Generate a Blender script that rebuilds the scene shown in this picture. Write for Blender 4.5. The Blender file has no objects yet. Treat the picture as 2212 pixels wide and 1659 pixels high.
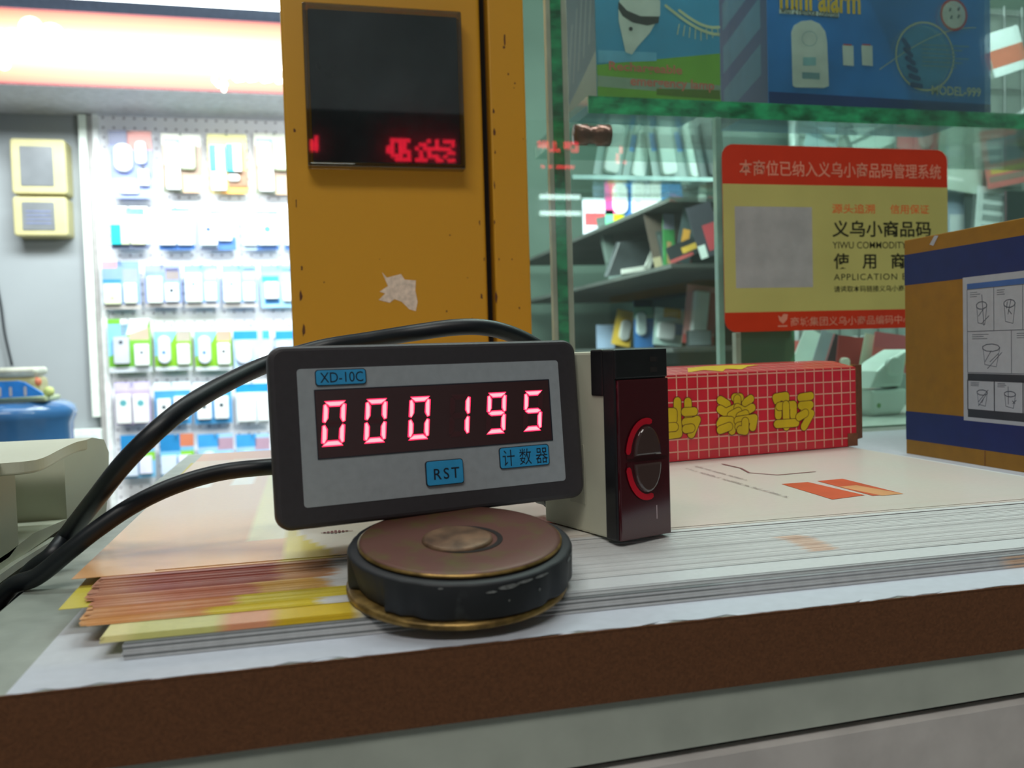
import bpy, bmesh, math, random
from mathutils import Vector, Matrix, Euler

# ------------------------------------------------------------------ camera, world, lights, exposure
SC = bpy.context.scene
COL = SC.collection
BASE = 0.90                      # height of the counter top above the floor, metres
def W(x, y, z):                  # millimetres measured from the counter top under the lens -> metres
    return Vector((x/1000, y/1000, BASE + z/1000))
YAW, PITCH, ROLL = math.radians(13.3), math.radians(2.35), -0.029
FPX, CX, CY = 1850.0, 1106.0, 829.5
_F = Vector((math.sin(YAW)*math.cos(PITCH), math.cos(YAW)*math.cos(PITCH), -math.sin(PITCH)))
_R = Vector((math.cos(YAW), -math.sin(YAW), 0)); _U = _R.cross(_F)
R_ = _R*math.cos(ROLL) + _U*math.sin(ROLL)
U_ = _U*math.cos(ROLL) - _R*math.sin(ROLL)
EYE = Vector((0, 0, 68.0))
cd = bpy.data.cameras.new('camera'); cam = bpy.data.objects.new('camera', cd); COL.objects.link(cam)
cd.sensor_width = 36; cd.lens = 36*FPX/2212; cd.clip_start = 0.005; cd.clip_end = 50
cam.matrix_world = Matrix.Translation(W(*EYE)) @ Matrix((R_, U_, -_F)).transposed().to_4x4()
cd.dof.use_dof = True; cd.dof.focus_distance = 0.31; cd.dof.aperture_fstop = 19
SC.camera = cam
SC.view_settings.view_transform = 'Standard'; SC.view_settings.look = 'None'
SC.view_settings.gamma = 1; SC.view_settings.exposure = 0.0
try:
    SC.cycles.use_denoising = True
    SC.cycles.max_bounces = 8; SC.cycles.transparent_max_bounces = 16
except Exception: pass
wd = bpy.data.worlds.new('world'); SC.world = wd; wd.use_nodes = True
wd.node_tree.nodes['Background'].inputs[0].default_value = (0.75, 0.85, 0.9, 1)
wd.node_tree.nodes['Background'].inputs[1].default_value = 0.15
def area(name, loc, target, sx, sy, power, col):
    l = bpy.data.lights.new(name, 'AREA'); l.shape = 'RECTANGLE'; l.size = sx; l.size_y = sy
    l.energy = power; l.color = col
    o = bpy.data.objects.new(name, l); COL.objects.link(o); o.location = W(*loc)
    o.rotation_euler = (W(*target)-W(*loc)).to_track_quat('-Z', 'Y').to_euler()
    return o
area('ceiling_light_aisle', (100, 700, 1850), (100, 650, 0), 1.6, 0.35, 18, (0.90, 1.0, 0.98))
area('ceiling_light_rear', (-500, -900, 1800), (0, 400, 100), 1.4, 0.4, 22, (1.0, 0.97, 0.90))
area('ceiling_light_bay', (-340, 1640, 870), (-260, 2400, 430), 0.95, 0.2, 22, (0.92, 1.0, 1.0))  # added fill hung below the ceiling, aimed to brighten the pegboard
area('ceiling_light_stall', (650, 1350, 1300), (850, 1400, 0), 0.5, 1.2, 30, (0.85, 1.0, 0.95))
area('case_light', (430, 590, 620), (430, 760, 100), 0.7, 0.05, 3.0, (0.92, 1.0, 0.96))  # fill added inside the case to brighten the product boxes
area('stall_front_light', (180, 1250, 500), (650, 1750, 150), 0.4, 0.12, 12, (0.95, 1.0, 0.98))  # unseen fill added to lift the goods on the stall shelves
area('case_light', (600, 650, 430), (720, 880, 200), 0.4, 0.06, 1.6, (0.92, 1.0, 0.96))  # second unseen fill, added for the packs around the sticker

# ------------------------------------------------------------------ finding points of the place
def ray(px, py):
    return _F + R_*((px-CX)/FPX) - U_*((py-CY)/FPX)
def on_z(px, py, z): d = ray(px, py); return EYE + d*((z-68.0)/d.z)
def on_y(px, py, y): d = ray(px, py); return EYE + d*(y/d.y)
def on_x(px, py, x): d = ray(px, py); return EYE + d*(x/d.x)

# ------------------------------------------------------------------ materials
def lin(c):
    o = []
    for v in c[:3]:
        v = v/255.0
        o.append(v/12.92 if v <= 0.04045 else ((v+0.055)/1.055)**2.4)
    return (*o, 1.0)
_M = {}
def mat(name, col, rough=0.5, var=0.06, scale=60, bump=0.0, metal=0.0, coat=0.0, col2=None, thr=None, spec=0.5, stretch=None):
    if name in _M: return _M[name]
    m = bpy.data.materials.new(name); m.use_nodes = True; nt = m.node_tree
    b = nt.nodes['Principled BSDF']
    b.inputs['Roughness'].default_value = rough; b.inputs['Metallic'].default_value = metal
    b.inputs['Specular IOR Level'].default_value = spec
    b.inputs['Coat Weight'].default_value = coat; b.inputs['Coat Roughness'].default_value = 0.12
    tc = nt.nodes.new('ShaderNodeTexCoord'); nz = nt.nodes.new('ShaderNodeTexNoise')
    nz.inputs['Scale'].default_value = scale; nz.inputs['Detail'].default_value = 5
    src = tc.outputs['Object']
    if stretch:
        mp = nt.nodes.new('ShaderNodeMapping'); mp.inputs['Scale'].default_value = stretch
        nt.links.new(src, mp.inputs[0]); src = mp.outputs[0]
    nt.links.new(src, nz.inputs['Vector'])
    cr = nt.nodes.new('ShaderNodeValToRGB'); c = lin(col)
    if col2 is None:
        lo = tuple(max(0, v*(1-var*2)) for v in c[:3])+(1,); hi = tuple(min(1, v*(1+var*2)) for v in c[:3])+(1,)
        cr.color_ramp.elements[0].position = 0.3; cr.color_ramp.elements[1].position = 0.7
    else:
        lo, hi = lin(col2), c
        a, bb = thr or (0.35, 0.45)
        cr.color_ramp.elements[0].position = a; cr.color_ramp.elements[1].position = bb
    cr.color_ramp.elements[0].color = lo; cr.color_ramp.elements[1].color = hi
    nt.links.new(nz.outputs['Fac'], cr.inputs[0]); nt.links.new(cr.outputs[0], b.inputs['Base Color'])
    if bump:
        bp = nt.nodes.new('ShaderNodeBump'); bp.inputs['Strength'].default_value = bump; bp.inputs['Distance'].default_value = 0.0005
        nt.links.new(nz.outputs['Fac'], bp.inputs['Height']); nt.links.new(bp.outputs[0], b.inputs['Normal'])
    _M[name] = m; return m
def vmat(name, rough=0.45, coat=0.0, noise=0.04, scale=300, spec=0.5, bump=0.0):      # printed surface: colours live on the mesh
    if name in _M: return _M[name]
    m = mat(name, (255, 255, 255), rough, noise, scale, coat=coat, spec=spec, bump=bump); nt = m.node_tree
    b = nt.nodes['Principled BSDF']; cr = [n for n in nt.nodes if n.type == 'VALTORGB'][0]
    at = nt.nodes.new('ShaderNodeAttribute'); at.attribute_name = 'print'
    mx = nt.nodes.new('ShaderNodeMix'); mx.data_type = 'RGBA'; mx.blend_type = 'MULTIPLY'; mx.inputs[0].default_value = 1
    nt.links.new(at.outputs['Color'], mx.inputs[6]); nt.links.new(cr.outputs[0], mx.inputs[7]); nt.links.new(mx.outputs[2], b.inputs['Base Color'])
    return m
def emit(name, col, strength, var=0.1, scale=30):
    if name in _M: return _M[name]
    m = mat(name, (20, 20, 20)); nt = m.node_tree; b = nt.nodes['Principled BSDF']
    nz = [n for n in nt.nodes if n.type == 'TEX_NOISE'][0]; nz.inputs['Scale'].default_value = scale
    mr = nt.nodes.new('ShaderNodeMapRange'); mr.inputs[3].default_value = strength*(1-var); mr.inputs[4].default_value = strength*(1+var)
    nt.links.new(nz.outputs['Fac'], mr.inputs[0]); nt.links.new(mr.outputs[0], b.inputs['Emission Strength'])
    b.inputs['Emission Color'].default_value = lin(col)
    return m
def pane_mat(name, tint, refl=0.06, rough=0.02, haze=0.0):
    if name in _M: return _M[name]
    m = bpy.data.materials.new(name); m.use_nodes = True; nt = m.node_tree; nt.nodes.clear()
    out = nt.nodes.new('ShaderNodeOutputMaterial'); tr = nt.nodes.new('ShaderNodeBsdfTransparent'); tr.inputs[0].default_value = lin(tint)
    gl = nt.nodes.new('ShaderNodeBsdfGlossy'); gl.inputs['Roughness'].default_value = rough
    fr = nt.nodes.new('ShaderNodeLayerWeight'); fr.inputs[0].default_value = 0.35
    nz = nt.nodes.new('ShaderNodeTexNoise'); nz.inputs['Scale'].default_value = 9
    mr = nt.nodes.new('ShaderNodeMapRange'); mr.inputs[3].default_value = refl*0.8; mr.inputs[4].default_value = refl*1.2
    tc = nt.nodes.new('ShaderNodeTexCoord'); nt.links.new(tc.outputs['Object'], nz.inputs['Vector']); nt.links.new(nz.outputs['Fac'], mr.inputs[0])
    ad = nt.nodes.new('ShaderNodeMath'); ad.operation = 'MULTIPLY_ADD'; ad.inputs[1].default_value = 0.5; ad.use_clamp = True
    nt.links.new(fr.outputs['Fresnel'], ad.inputs[0]); nt.links.new(mr.outputs[0], ad.inputs[2])
    mx = nt.nodes.new('ShaderNodeMixShader'); nt.links.new(ad.outputs[0], mx.inputs[0]); nt.links.new(tr.outputs[0], mx.inputs[1]); nt.links.new(gl.outputs[0], mx.inputs[2])
    last = mx.outputs[0]
    if haze:
        df = nt.nodes.new('ShaderNodeBsdfDiffuse'); df.inputs[0].default_value = lin((190, 215, 205))
        m2 = nt.nodes.new('ShaderNodeMixShader'); m2.inputs[0].default_value = haze
        nt.links.new(last, m2.inputs[1]); nt.links.new(df.outputs[0], m2.inputs[2]); last = m2.outputs[0]
    nt.links.new(last, out.inputs[0]); _M[name] = m; return m

# ------------------------------------------------------------------ mesh builder (millimetres)
FRONT = Matrix.Identity(4)                                   # flat art lies in XZ and looks to -Y
TOP = Matrix.Rotation(math.radians(-90), 4, 'X')             # lay it flat, looking up (art z -> +y)
class MB:
    def __init__(self): self.bm = bmesh.new(); self.mats = []; self.T = Matrix.Identity(4)
    def mi(self, m):
        if m not in self.mats: self.mats.append(m)
        return self.mats.index(m)
    def add(self, t, m, smooth=False):
        i = self.mi(m)
        for f in t.faces: f.material_index = i; f.smooth = smooth
        t.transform(self.T); me = bpy.data.meshes.new('tmp'); t.to_mesh(me); t.free()
        self.bm.from_mesh(me); bpy.data.meshes.remove(me); return self
    def box(self, a, b, m, bev=0, seg=2):
        t = bmesh.new(); bmesh.ops.create_cube(t, size=1)
        for v in t.verts: v.co = Vector([(a[i]+b[i])/2 + v.co[i]*abs(b[i]-a[i]) for i in range(3)])
        if bev: bmesh.ops.bevel(t, geom=t.edges[:], offset=bev, segments=seg, profile=0.6, affect='EDGES')
        return self.add(t, m)
    def prism(self, pts, y0, y1, m, bev=0, smooth=False):    # outline in XZ pushed along Y
        t = bmesh.new(); vs = [t.verts.new((p[0], y0, p[1])) for p in pts]; f = t.faces.new(vs)
        r = bmesh.ops.extrude_face_region(t, geom=[f])
        for v in [g for g in r['geom'] if isinstance(g, bmesh.types.BMVert)]: v.co.y = y1
        bmesh.ops.recalc_face_normals(t, faces=t.faces[:])
        if bev:
            es = [e for e in t.edges if abs(e.verts[0].co.y-e.verts[1].co.y) < 1e-6 and abs(e.verts[0].co.y-y0) < 1e-6]
            bmesh.ops.bevel(t, geom=es, offset=bev, segments=3, profile=0.5, affect='EDGES')
        return self.add(t, m, smooth)
    def rrect(self, x0, z0, x1, z1, r, y0, y1, m, bev=0):
        return self.prism(rr(x0, z0, x1, z1, r), y0, y1, m, bev)
    def lathe(self, prof, m, seg=48, sq=1.0):                # (radius, z)
        t = bmesh.new(); rings = []
        for r, z in prof:
            rings.append([t.verts.new((r*math.cos(2*math.pi*k/seg), sq*r*math.sin(2*math.pi*k/seg), z)) for k in range(seg)] if r > 1e-6 else [t.verts.new((0, 0, z))])
        for A, B in zip(rings, rings[1:]):
            for k in range(seg):
                q = [A[k % len(A)], A[(k+1) % len(A)], B[(k+1) % len(B)], B[k % len(B)]]
                u = []
                for v in q:
                    if v not in u: u.append(v)
                if len(u) > 2: t.faces.new(u)
        bmesh.ops.recalc_face_normals(t, faces=t.faces[:])
        return self.add(t, m, True)
    def tube(self, pts, r, m, seg=14, cap=True):
        P = [Vector(p) for p in pts]; t = bmesh.new(); rings = []; n = None
        for i, p in enumerate(P):
            d = (P[min(i+1, len(P)-1)]-P[max(i-1, 0)]).normalized()
            if n is None: n = d.orthogonal().normalized()
            n = (n - d*n.dot(d)).normalized(); b = d.cross(n); rad = r[i] if isinstance(r, (list, tuple)) else r
            rings.append([t.verts.new(p + (n*math.cos(2*math.pi*k/seg)+b*math.sin(2*math.pi*k/seg))*rad) for k in range(seg)])
        for A, B in zip(rings, rings[1:]):
            for k in range(seg): t.faces.new((A[k], A[(k+1) % seg], B[(k+1) % seg], B[k]))
        if cap: t.faces.new(rings[0][::-1]); t.faces.new(rings[-1])
        bmesh.ops.recalc_face_normals(t, faces=t.faces[:])
        return self.add(t, m, True)
    def flat(self, pts, y, m):
        t = bmesh.new(); t.faces.new([t.verts.new((p[0], y, p[1])) for p in pts])
        t.normal_update()
        if t.faces[:][0].normal.y > 0: t.faces[:][0].normal_flip()
        return self.add(t, m)
    def stroke(self, pts, w, y, m, cap=6):                   # flat rounded pen line
        for k, ((ax, az), (bx, bz)) in enumerate(zip(pts, pts[1:])):
            a = math.atan2(bz-az, bx-ax); o = []
            for i in range(cap+1): t = a+math.pi/2+math.pi*i/cap; o.append((ax+math.cos(t)*w/2, az+math.sin(t)*w/2))
            for i in range(cap+1): t = a-math.pi/2+math.pi*i/cap; o.append((bx+math.cos(t)*w/2, bz+math.sin(t)*w/2))
            self.flat(o, y - 0.004*(k % 3), m)
        return self
    def text(self, s, x0, z0, x1, z1, y, m, bold=0.0, fit=True, shear=0.0, rot=0.0, space=1.0):
        c = bpy.data.curves.new('t', 'FONT'); c.body = s; c.offset = bold; c.shear = shear; c.space_character = space; c.resolution_u = 3
        o = bpy.data.objects.new('t', c); COL.objects.link(o); bpy.context.view_layer.update()
        me = bpy.data.meshes.new_from_object(o.evaluated_get(bpy.context.evaluated_depsgraph_get()))
        bpy.data.objects.remove(o); bpy.data.curves.remove(c)
        if not me.vertices: return self
        xs = [v.co.x for v in me.vertices]; ys = [v.co.y for v in me.vertices]
        ax, bx, ay, by = min(xs), max(xs), min(ys), max(ys)
        sx = (x1-x0)/(bx-ax); sz = (z1-z0)/(by-ay)
        if not fit: sx = sz = min(sx, sz)
        mx, mz = (x0+x1)/2, (z0+z1)/2; ca, sa = math.cos(rot), math.sin(rot)
        t = bmesh.new(); t.from_mesh(me); bpy.data.meshes.remove(me)
        for v in t.verts:
            u, w = (v.co.x-(ax+bx)/2)*sx, (v.co.y-(ay+by)/2)*sz
            v.co = Vector((mx+u*ca-w*sa, y, mz+u*sa+w*ca))
        return self.add(t, m)
    def build(self, name, parent=None, loc=None, rot=None, label=None, smooth=None):
        me = bpy.data.meshes.new(name); self.bm.transform(Matrix.Scale(0.001, 4)); self.bm.to_mesh(me); self.bm.free()
        for m in self.mats: me.materials.append(m)
        o = bpy.data.objects.new(name, me); COL.objects.link(o)
        if parent: o.parent = parent
        if loc is not None: o.location = W(*loc)
        if rot is not None: o.rotation_euler = rot
        if label: o['label'] = label
        return o
def rr(x0, z0, x1, z1, r, n=6):
    o = []
    r = min(r, abs(x1-x0)/2-1e-3, abs(z1-z0)/2-1e-3)
    for cx, cz, a in ((x1-r, z1-r, 0), (x0+r, z1-r, 90), (x0+r, z0+r, 180), (x1-r, z0+r, 270)):
        for i in range(n+1):
            t = math.radians(a+90*i/n); o.append((cx+r*math.cos(t), cz+r*math.sin(t)))
    return o
def smoothpath(pts, n=10):
    P = [Vector(p) for p in pts]; P = [P[0]*2-P[1]]+P+[P[-1]*2-P[-2]]; o = []
    for i in range(1, len(P)-2):
        for k in range(n):
            t = k/n; a, b, c, d = P[i-1:i+3]
            o.append(0.5*((2*b)+(c-a)*t+(2*a-5*b+4*c-d)*t*t+(3*b-a-3*c+d)*t*t*t))
    o.append(P[-2]); return o
def tag(o, label, cat, group=None, kind=None):
    o['label'] = label; o['category'] = cat
    if group: o['group'] = group
    if kind: o['kind'] = kind
    return o
def thing(name, label, cat, loc, rot=(0, 0, 0), group=None):
    o = bpy.data.objects.new(name, None); COL.objects.link(o); o.empty_display_size = 0.02
    o.location = W(*loc); o.rotation_euler = rot; return tag(o, label, cat, group)
def struct(o): o['kind'] = 'structure'; return o
def painted(name, x0, x1, y0, y1, nx, ny, fn, m, thick=0.0, zfn=None, under=None):    # printed sheet lying flat; fn(x, y) -> sRGB
    t = bmesh.new(); lay = t.verts.layers.float_color.new('print'); g = []
    for j in range(ny+1):
        row = []
        for i in range(nx+1):
            x = x0+(x1-x0)*i/nx; y = y0+(y1-y0)*j/ny
            v = t.verts.new((x, y, zfn(x, y) if zfn else 0)); v[lay] = lin(fn(x, y)); row.append(v)
        g.append(row)
    for j in range(ny):
        for i in range(nx): t.faces.new((g[j][i], g[j][i+1], g[j+1][i+1], g[j+1][i]))
    if thick:
        top = t.faces[:]
        r = bmesh.ops.extrude_face_region(t, geom=top)
        for v in [q for q in r['geom'] if isinstance(q, bmesh.types.BMVert)]: v.co.z -= thick
        bmesh.ops.recalc_face_normals(t, faces=t.faces[:])
    t.transform(Matrix.Scale(0.001, 4)); me = bpy.data.meshes.new(name); t.to_mesh(me); t.free(); me.materials.append(m)
    return me
def link(name, me, loc, rot=(0, 0, 0), parent=None):
    o = bpy.data.objects.new(name, me); COL.objects.link(o)
    if parent: o.parent = parent
    else: o.location = W(*loc)
    o.rotation_euler = rot; return o

# ------------------------------------------------------------------ the room
m_floor = mat('floor_tile', (150, 146, 138), 0.4, 0.05, 8)
m_ceil = mat('ceiling_paint', (120, 124, 126), 0.8, 0.03, 6)
m_wall = mat('wall_paint_grey', (150, 156, 160), 0.7, 0.03, 4)
m_wallg = mat('wall_paint_green_grey', (70, 90, 80), 0.7, 0.05, 4)
X0, X1, Y0, Y1 = -2600, 1500, -1700, 2400
struct(MB().box((X0, Y0, -920), (X1, Y1, -900), m_floor).build('floor', loc=(0, 0, 0)))
struct(MB().box((X0, Y0, 1900), (X1, Y1, 1920), m_ceil).build('ceiling', loc=(0, 0, 0)))
struct(MB().box((X0, Y1, -900), (150, Y1+20, 1900), m_wall).build('wall_back', loc=(0, 0, 0)))
struct(MB().box((150, Y1, -900), (X1, Y1+20, 1900), m_wallg).build('wall_back', loc=(0, 0, 0)))
struct(MB().box((X0-20, Y0, -900), (X0, Y1, 1900), m_wall).build('wall_left', loc=(0, 0, 0)))
struct(MB().box((X1, Y0, -900), (X1+20, Y1, 1900), m_wallg).build('wall_right', loc=(0, 0, 0)))
struct(MB().box((X0, Y0-20, -900), (X1, Y0, 1900), mat('wall_paint_front', (170, 174, 180), 0.8, 0.1, 3)).build('wall_front', loc=(0, 0, 0)))

# ------------------------------------------------------------------ the counter the things stand on
m_lam = mat('grey_laminate', (150, 158, 150), 0.45, 0.08, 90, bump=0.05)
m_mdf = mat('brown_fibreboard', (104, 66, 40), 0.9, 0.10, 1300, bump=0.3)
m_gap = mat('dark_gap', (26, 22, 20), 0.9)
m_front = mat('grey_front_panel', (182, 190, 180), 0.6, 0.05, 60)
m_front2 = mat('pale_front_panel', (204, 200, 198), 0.55, 0.06, 70)
ct = thing('counter', 'grey topped wooden counter with a raw brown board edge along the front', 'counter', (0, 0, 0))
b = MB(); b.box((-85, 192.4, -0.3), (900, 640, 0), m_lam); b.build('worktop', ct)
b = MB(); b.box((-85, 192, -17.6), (900, 640, -0.3), m_mdf); b.box((-85, 192, -0.4), (900, 192.4, 0.15), m_mdf); b.build('board_edge', ct, label='rough brown fibreboard edge under the worktop')
b = MB(); b.prism([(-83, -17.7), (-83, -35.4), (250, -29.2), (900, -29.2), (900, -17.7)], 193.5, 640, m_front); b.build('front_rail', ct, label='grey laminated rail below the brown board')
b = MB(); b.box((-80, 197, -39), (900, 636, -27), m_gap); b.build('shadow_gap', ct)
b = MB(); b.prism([(-83, -330), (900, -330), (900, -31.4), (250, -31.4), (-83, -37.6)], 191.5, 638, m_front2); b.build('drawer_front', ct, label='pale drawer front under the dark gap')
b = MB(); b.box((-80, 200, -900), (900, 638, -331), m_front); b.build('body', ct)

# torn edged poster under the stack
rnd = random.Random(5)
def poster_col(x, y):
    if x < 0 and 208 < y < 300:
        t = math.sin(x*0.05+y*0.03); return (214, 196, 206) if t > 0.6 else (205, 210, 218)
    return (200, 206, 218)
me = painted('poster', -63, 430, 193, 545, 140, 60, poster_col, vmat('poster_print', 0.5, 0.1), 0.25, None)
for v in me.vertices:
    if abs(v.co.y-0.193) < 1e-5: v.co.y -= (0.0009-0.0009*abs(math.sin(v.co.x*310))*rnd.random()) if rnd.random() < 0.75 else -0.0006
tag(link('poster', me, (0, 0, 0.3)), 'white and pale pink poster sheet laid flat under the stacked leaflets', 'poster')

# ------------------------------------------------------------------ leaflets
def mixc(a, b, t): t = max(0, min(1, t)); return tuple(a[i]+(b[i]-a[i])*t for i in range(3))
def top_art(x, y):                       # x, y on the sheet from its front-left corner, 350 x 300
    white = (214, 210, 200); pinkish = (218, 206, 198)
    n = math.sin(x*0.11)*math.cos(y*0.07)
    c = mixc(white, pinkish, 0.5+0.5*n)
    ye = max(59, 72 - y*0.35)
    if x < 55: 
        c = (222, 164, 108)
        if y > 34: c = mixc(c, (222, 192, 164), (y-34)/60)
        q = y-18+0.30*x
        if y < 70: c = mixc((160, 104, 58), c, abs(q-14)/13)
        if x > 44 and y > 30: c = mixc((226, 218, 160), (232, 222, 190), (x-44)/11)
        if 158 < y < 194 and (9 < x < 18 or 27 < x < 37): c = (238, 238, 230)
        if y > 262: c = (222, 160, 120)
    elif x < ye: c = (206, 186, 62)
    if x > 190 and 8 < (y-0.0*x) < 12: c = (214, 206, 196)
    return c
m_gloss = vmat('glossy_leaflet_print', 0.38, 0.16, 0.02, 400)
m_leaf = vmat('leaflet_print', 0.5, 0.1, 0.04, 500)
def warp(x, y): return 0.25*math.sin(x*0.03)*math.sin(y*0.02)
def put_sheet(me, x, y, z, rz, lab, grp=None, cat='leaflet', name='leaflet'):
    o = link(name, me, (x, y, z), (0, 0, rz)); tag(o, lab, cat, grp); return o
m_dk = mat('leaflet_ink_dark', (96, 70, 78), 0.5); m_or = mat('leaflet_ink_orange', (206, 84, 44), 0.4); m_or2 = mat('leaflet_ink_tan', (222, 158, 104), 0.4)
m_plum = mat('leaflet_ink_plum', (130, 84, 92), 0.4)
topme = painted('leaflet_top', 0, 350, 0, 302, 176, 120, top_art, m_gloss, 0.12, warp)
D1 = put_sheet(topme, -65, 252.4, 8.95, 0.0, 'large glossy leaflet, orange and yellow on its left, second from the stack top')
def top2_art(x, y):
    return top_art(x+21, y+2)
top2 = painted('leaflet_top', 0, 329, 0, 300, 166, 120, top2_art, m_gloss, 0.12, warp)
D2 = put_sheet(top2, -44, 254.3, 9.15, 0.0, 'topmost large glossy leaflet carrying the red box, with two orange parallelograms')
pr = MB(); pr.T = Matrix.Identity(4)
def zt(px, py): p = on_z(px, py, 9.3); return (p.x+44, p.y-254.3)
def poly_top(b, pxs, m, z=0.12):
    q = [zt(*p) for p in pxs]; t = bmesh.new(); t.faces.new([t.verts.new((x, y, z+0.25*math.sin(x*0.03)*math.sin(y*0.02))) for x, y in q]); t.normal_update()
    for f in t.faces:
        if f.normal.z < 0: f.normal_flip()
    b.add(t, m)
poly_top(pr, [(1688, 1046), (1745, 1042), (1868, 1070), (1798, 1079)], m_or)
poly_top(pr, [(1765, 1040), (1820, 1035), (1952, 1067), (1885, 1071)], m_or)
poly_top(pr, [(1812, 1052), (1850, 1049), (1952, 1067), (1905, 1071)], m_or2, 0.13)
pr.build('printed_shape', D2, label='orange parallelogram print')
tx = MB()
def textline(s, p0, p1, h, m):
    (ax, ay), (bx, by) = zt(*p0), zt(*p1); L = math.hypot(bx-ax, by-ay); a = math.atan2(by-ay, bx-ax)
    tx.T = Matrix.Translation((ax, ay, 0.42)) @ Matrix.Rotation(a, 4, 'Z') @ TOP.inverted() if False else Matrix.Translation((ax, ay, 0.42)) @ Matrix.Rotation(a, 4, 'Z') @ Matrix.Rotation(math.radians(-90), 4, 'X')
    tx.T = Matrix.Translation((ax, ay, 0.42)) @ Matrix.Rotation(a, 4, 'Z') @ Matrix(((1, 0, 0, 0), (0, 0, 1, 0), (0, -1, 0, 0), (0, 0, 0, 1)))
    for k in range(int(L/1.6)):
        x = k*1.6
        if rnd.random() < 0.14: continue
        tx.stroke([(x, 0), (x+0.5, h*rnd.uniform(0.5, 1))], 0.35, 0, m, 3); tx.stroke([(x+0.2, h*0.2), (x+1.1, h*rnd.uniform(0.1, 0.6))], 0.3, 0, m, 3)
textline('', (1480, 1013), (1700, 1076), 2.2, m_dk); textline('', (1500, 1008), (1615, 1040), 2.0, m_dk)
tx.T = Matrix.Identity(4)
tx.build('printed_text', D2)
cv = MB(); pts = [(1560, 1003), (1600, 1012), (1618, 1022), (1680, 1027), (1760, 1020)]
q = [zt(*p) for p in pts]
cv.T = Matrix.Translation((0, 0, 0.42)) @ Matrix(((1, 0, 0, 0), (0, 0, 1, 0), (0, 1, 0, 0), (0, 0, 0, 1)))
cv.stroke(q, 1.1, 0, m_plum); cv.build('printed_curve', D2)
em = MB(); em.T = Matrix.Translation((0, 0, 0.42)) @ Matrix(((1, 0, 0, 0), (0, 0, 1, 0), (0, 1, 0, 0), (0, 0, 0, 1)))
ex, ey = zt(728, 1150)
for k in range(7): em.stroke([(ex-4+k*1.2, ey-1.5+abs(k-3)*0.4), (ex-4+k*1.2, ey+2.2-abs(k-3)*0.5)], 0.8, 0, m_plum, 3)
em.stroke([(ex-5, ey), (ex+5, ey)], 0.6, 0, m_plum, 3); em.build('printed_emblem', D2)

def mid_art(kind):
    def f(x, y):
        w = (214, 216, 216)
        if y > 14: return w
        a = {0: ((186, 112, 84), 40, (206, 162, 84), 58), 1: ((156, 84, 72), 46, (190, 140, 96), 62), 2: ((206, 136, 84), 34, (214, 196, 60), 66),
             3: ((214, 150, 88), 28, (222, 200, 52), 56)}[kind]
        if x < a[1]: return mixc(a[0], (216, 176, 136), 0.25+0.25*math.sin(x*0.2+kind)) if x < 22 else a[0]
        if x < a[3]: return a[2]
        if 196 < x < 206 and kind in (0, 2): return (218, 190, 172)
        return w
    return f
mids = [painted('leaflet_mid', 0, 345, 0, 300, 115, 40, mid_art(k), m_leaf, 0.046) for k in range(4)]
N = 76; G1 = 'shingled leaflets in the middle of the stack'
for k in range(N):
    t = k/(N-1); z = 5.05+t*3.75; yy = rnd.expovariate(1.0) if k else 0; ysum = (ysum if k else 0)+min(yy, 3.2); y = 219.5+min(30.5, ysum*0.41)
    kind = 3 if t < 0.15 else (2 if t < 0.35 else (0 if t < 0.6 else 1))  # upper sheets get a red-brown print with the overhang's shade mixed in
    put_sheet(mids[kind], -57+rnd.uniform(-1.5, 1.5)+(2 if t < .5 else 0), y, z, rnd.uniform(-0.0015, 0.0015),
              'thin printed leaflet in the shingled middle of the stack, its front edge just showing', G1)
put_sheet(painted('leaflet_stray', 0, 345, 0, 300, 60, 40, lambda x, y: (206, 190, 66) if x < 40 else (224, 190, 110) if x < 60 else (214, 214, 212), m_leaf, 0.1), -63.0, 231.6, 6.4, 0.022,
          'yellow-edged leaflet whose corner pokes out left below the orange ones')
def low_art(x, y):
    if y > 22: return (214, 216, 216)
    if x < 25: return (210, 208, 136) if x > 4 else (232, 222, 160)
    if x < 39: return (222, 160, 124)
    if x < 57: return (214, 184, 40)
    return (210, 214, 216)
lowme = painted('leaflet_low', 0, 340, 0, 300, 85, 60, low_art, m_leaf, 0.12)
for k in range(9):
    put_sheet(lowme, -48.5+rnd.uniform(-.8, .8), 209.2+k*0.15, 3.85+k*0.13, rnd.uniform(-0.002, 0.002),
              'leaflet printed yellow-green, orange and yellow along its front edge, in the thin lower bundle', 'yellow-green leaflets low in the stack')
def mag_art(x, y):
    return (196, 198, 200) if not (238 < x < 268 and y < 6) else (214, 182, 156)
magme = painted('magazine', 0, 340, 0, 300, 68, 40, mag_art, vmat('magazine_print', 0.55, 0.05, 0.08, 300), 0.52)
magdk = painted('magazine_dark', 0, 340, 0, 300, 68, 40, lambda x, y: (120, 124, 126) if x < 150 else (150, 152, 156), vmat('magazine_print', 0.55), 0.30)
zz = 0.62+0.3
for k, (mm, th) in enumerate([(magme, .58), (magdk, .34), (magme, .56), (magme, .56), (magdk, .34), (magme, .56), (magdk, .34)]):
    put_sheet(mm, -43.3+rnd.uniform(-.3, .3), 206.0+k*0.28, zz + (0 if mm is magme else -0.22), rnd.uniform(-0.001, 0.001),
              'grey-edged thick catalogue sheet flat at the bottom of the stack', 'grey-edged catalogues at the bottom of the stack', 'catalogue', 'catalogue')
    zz += th

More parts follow.
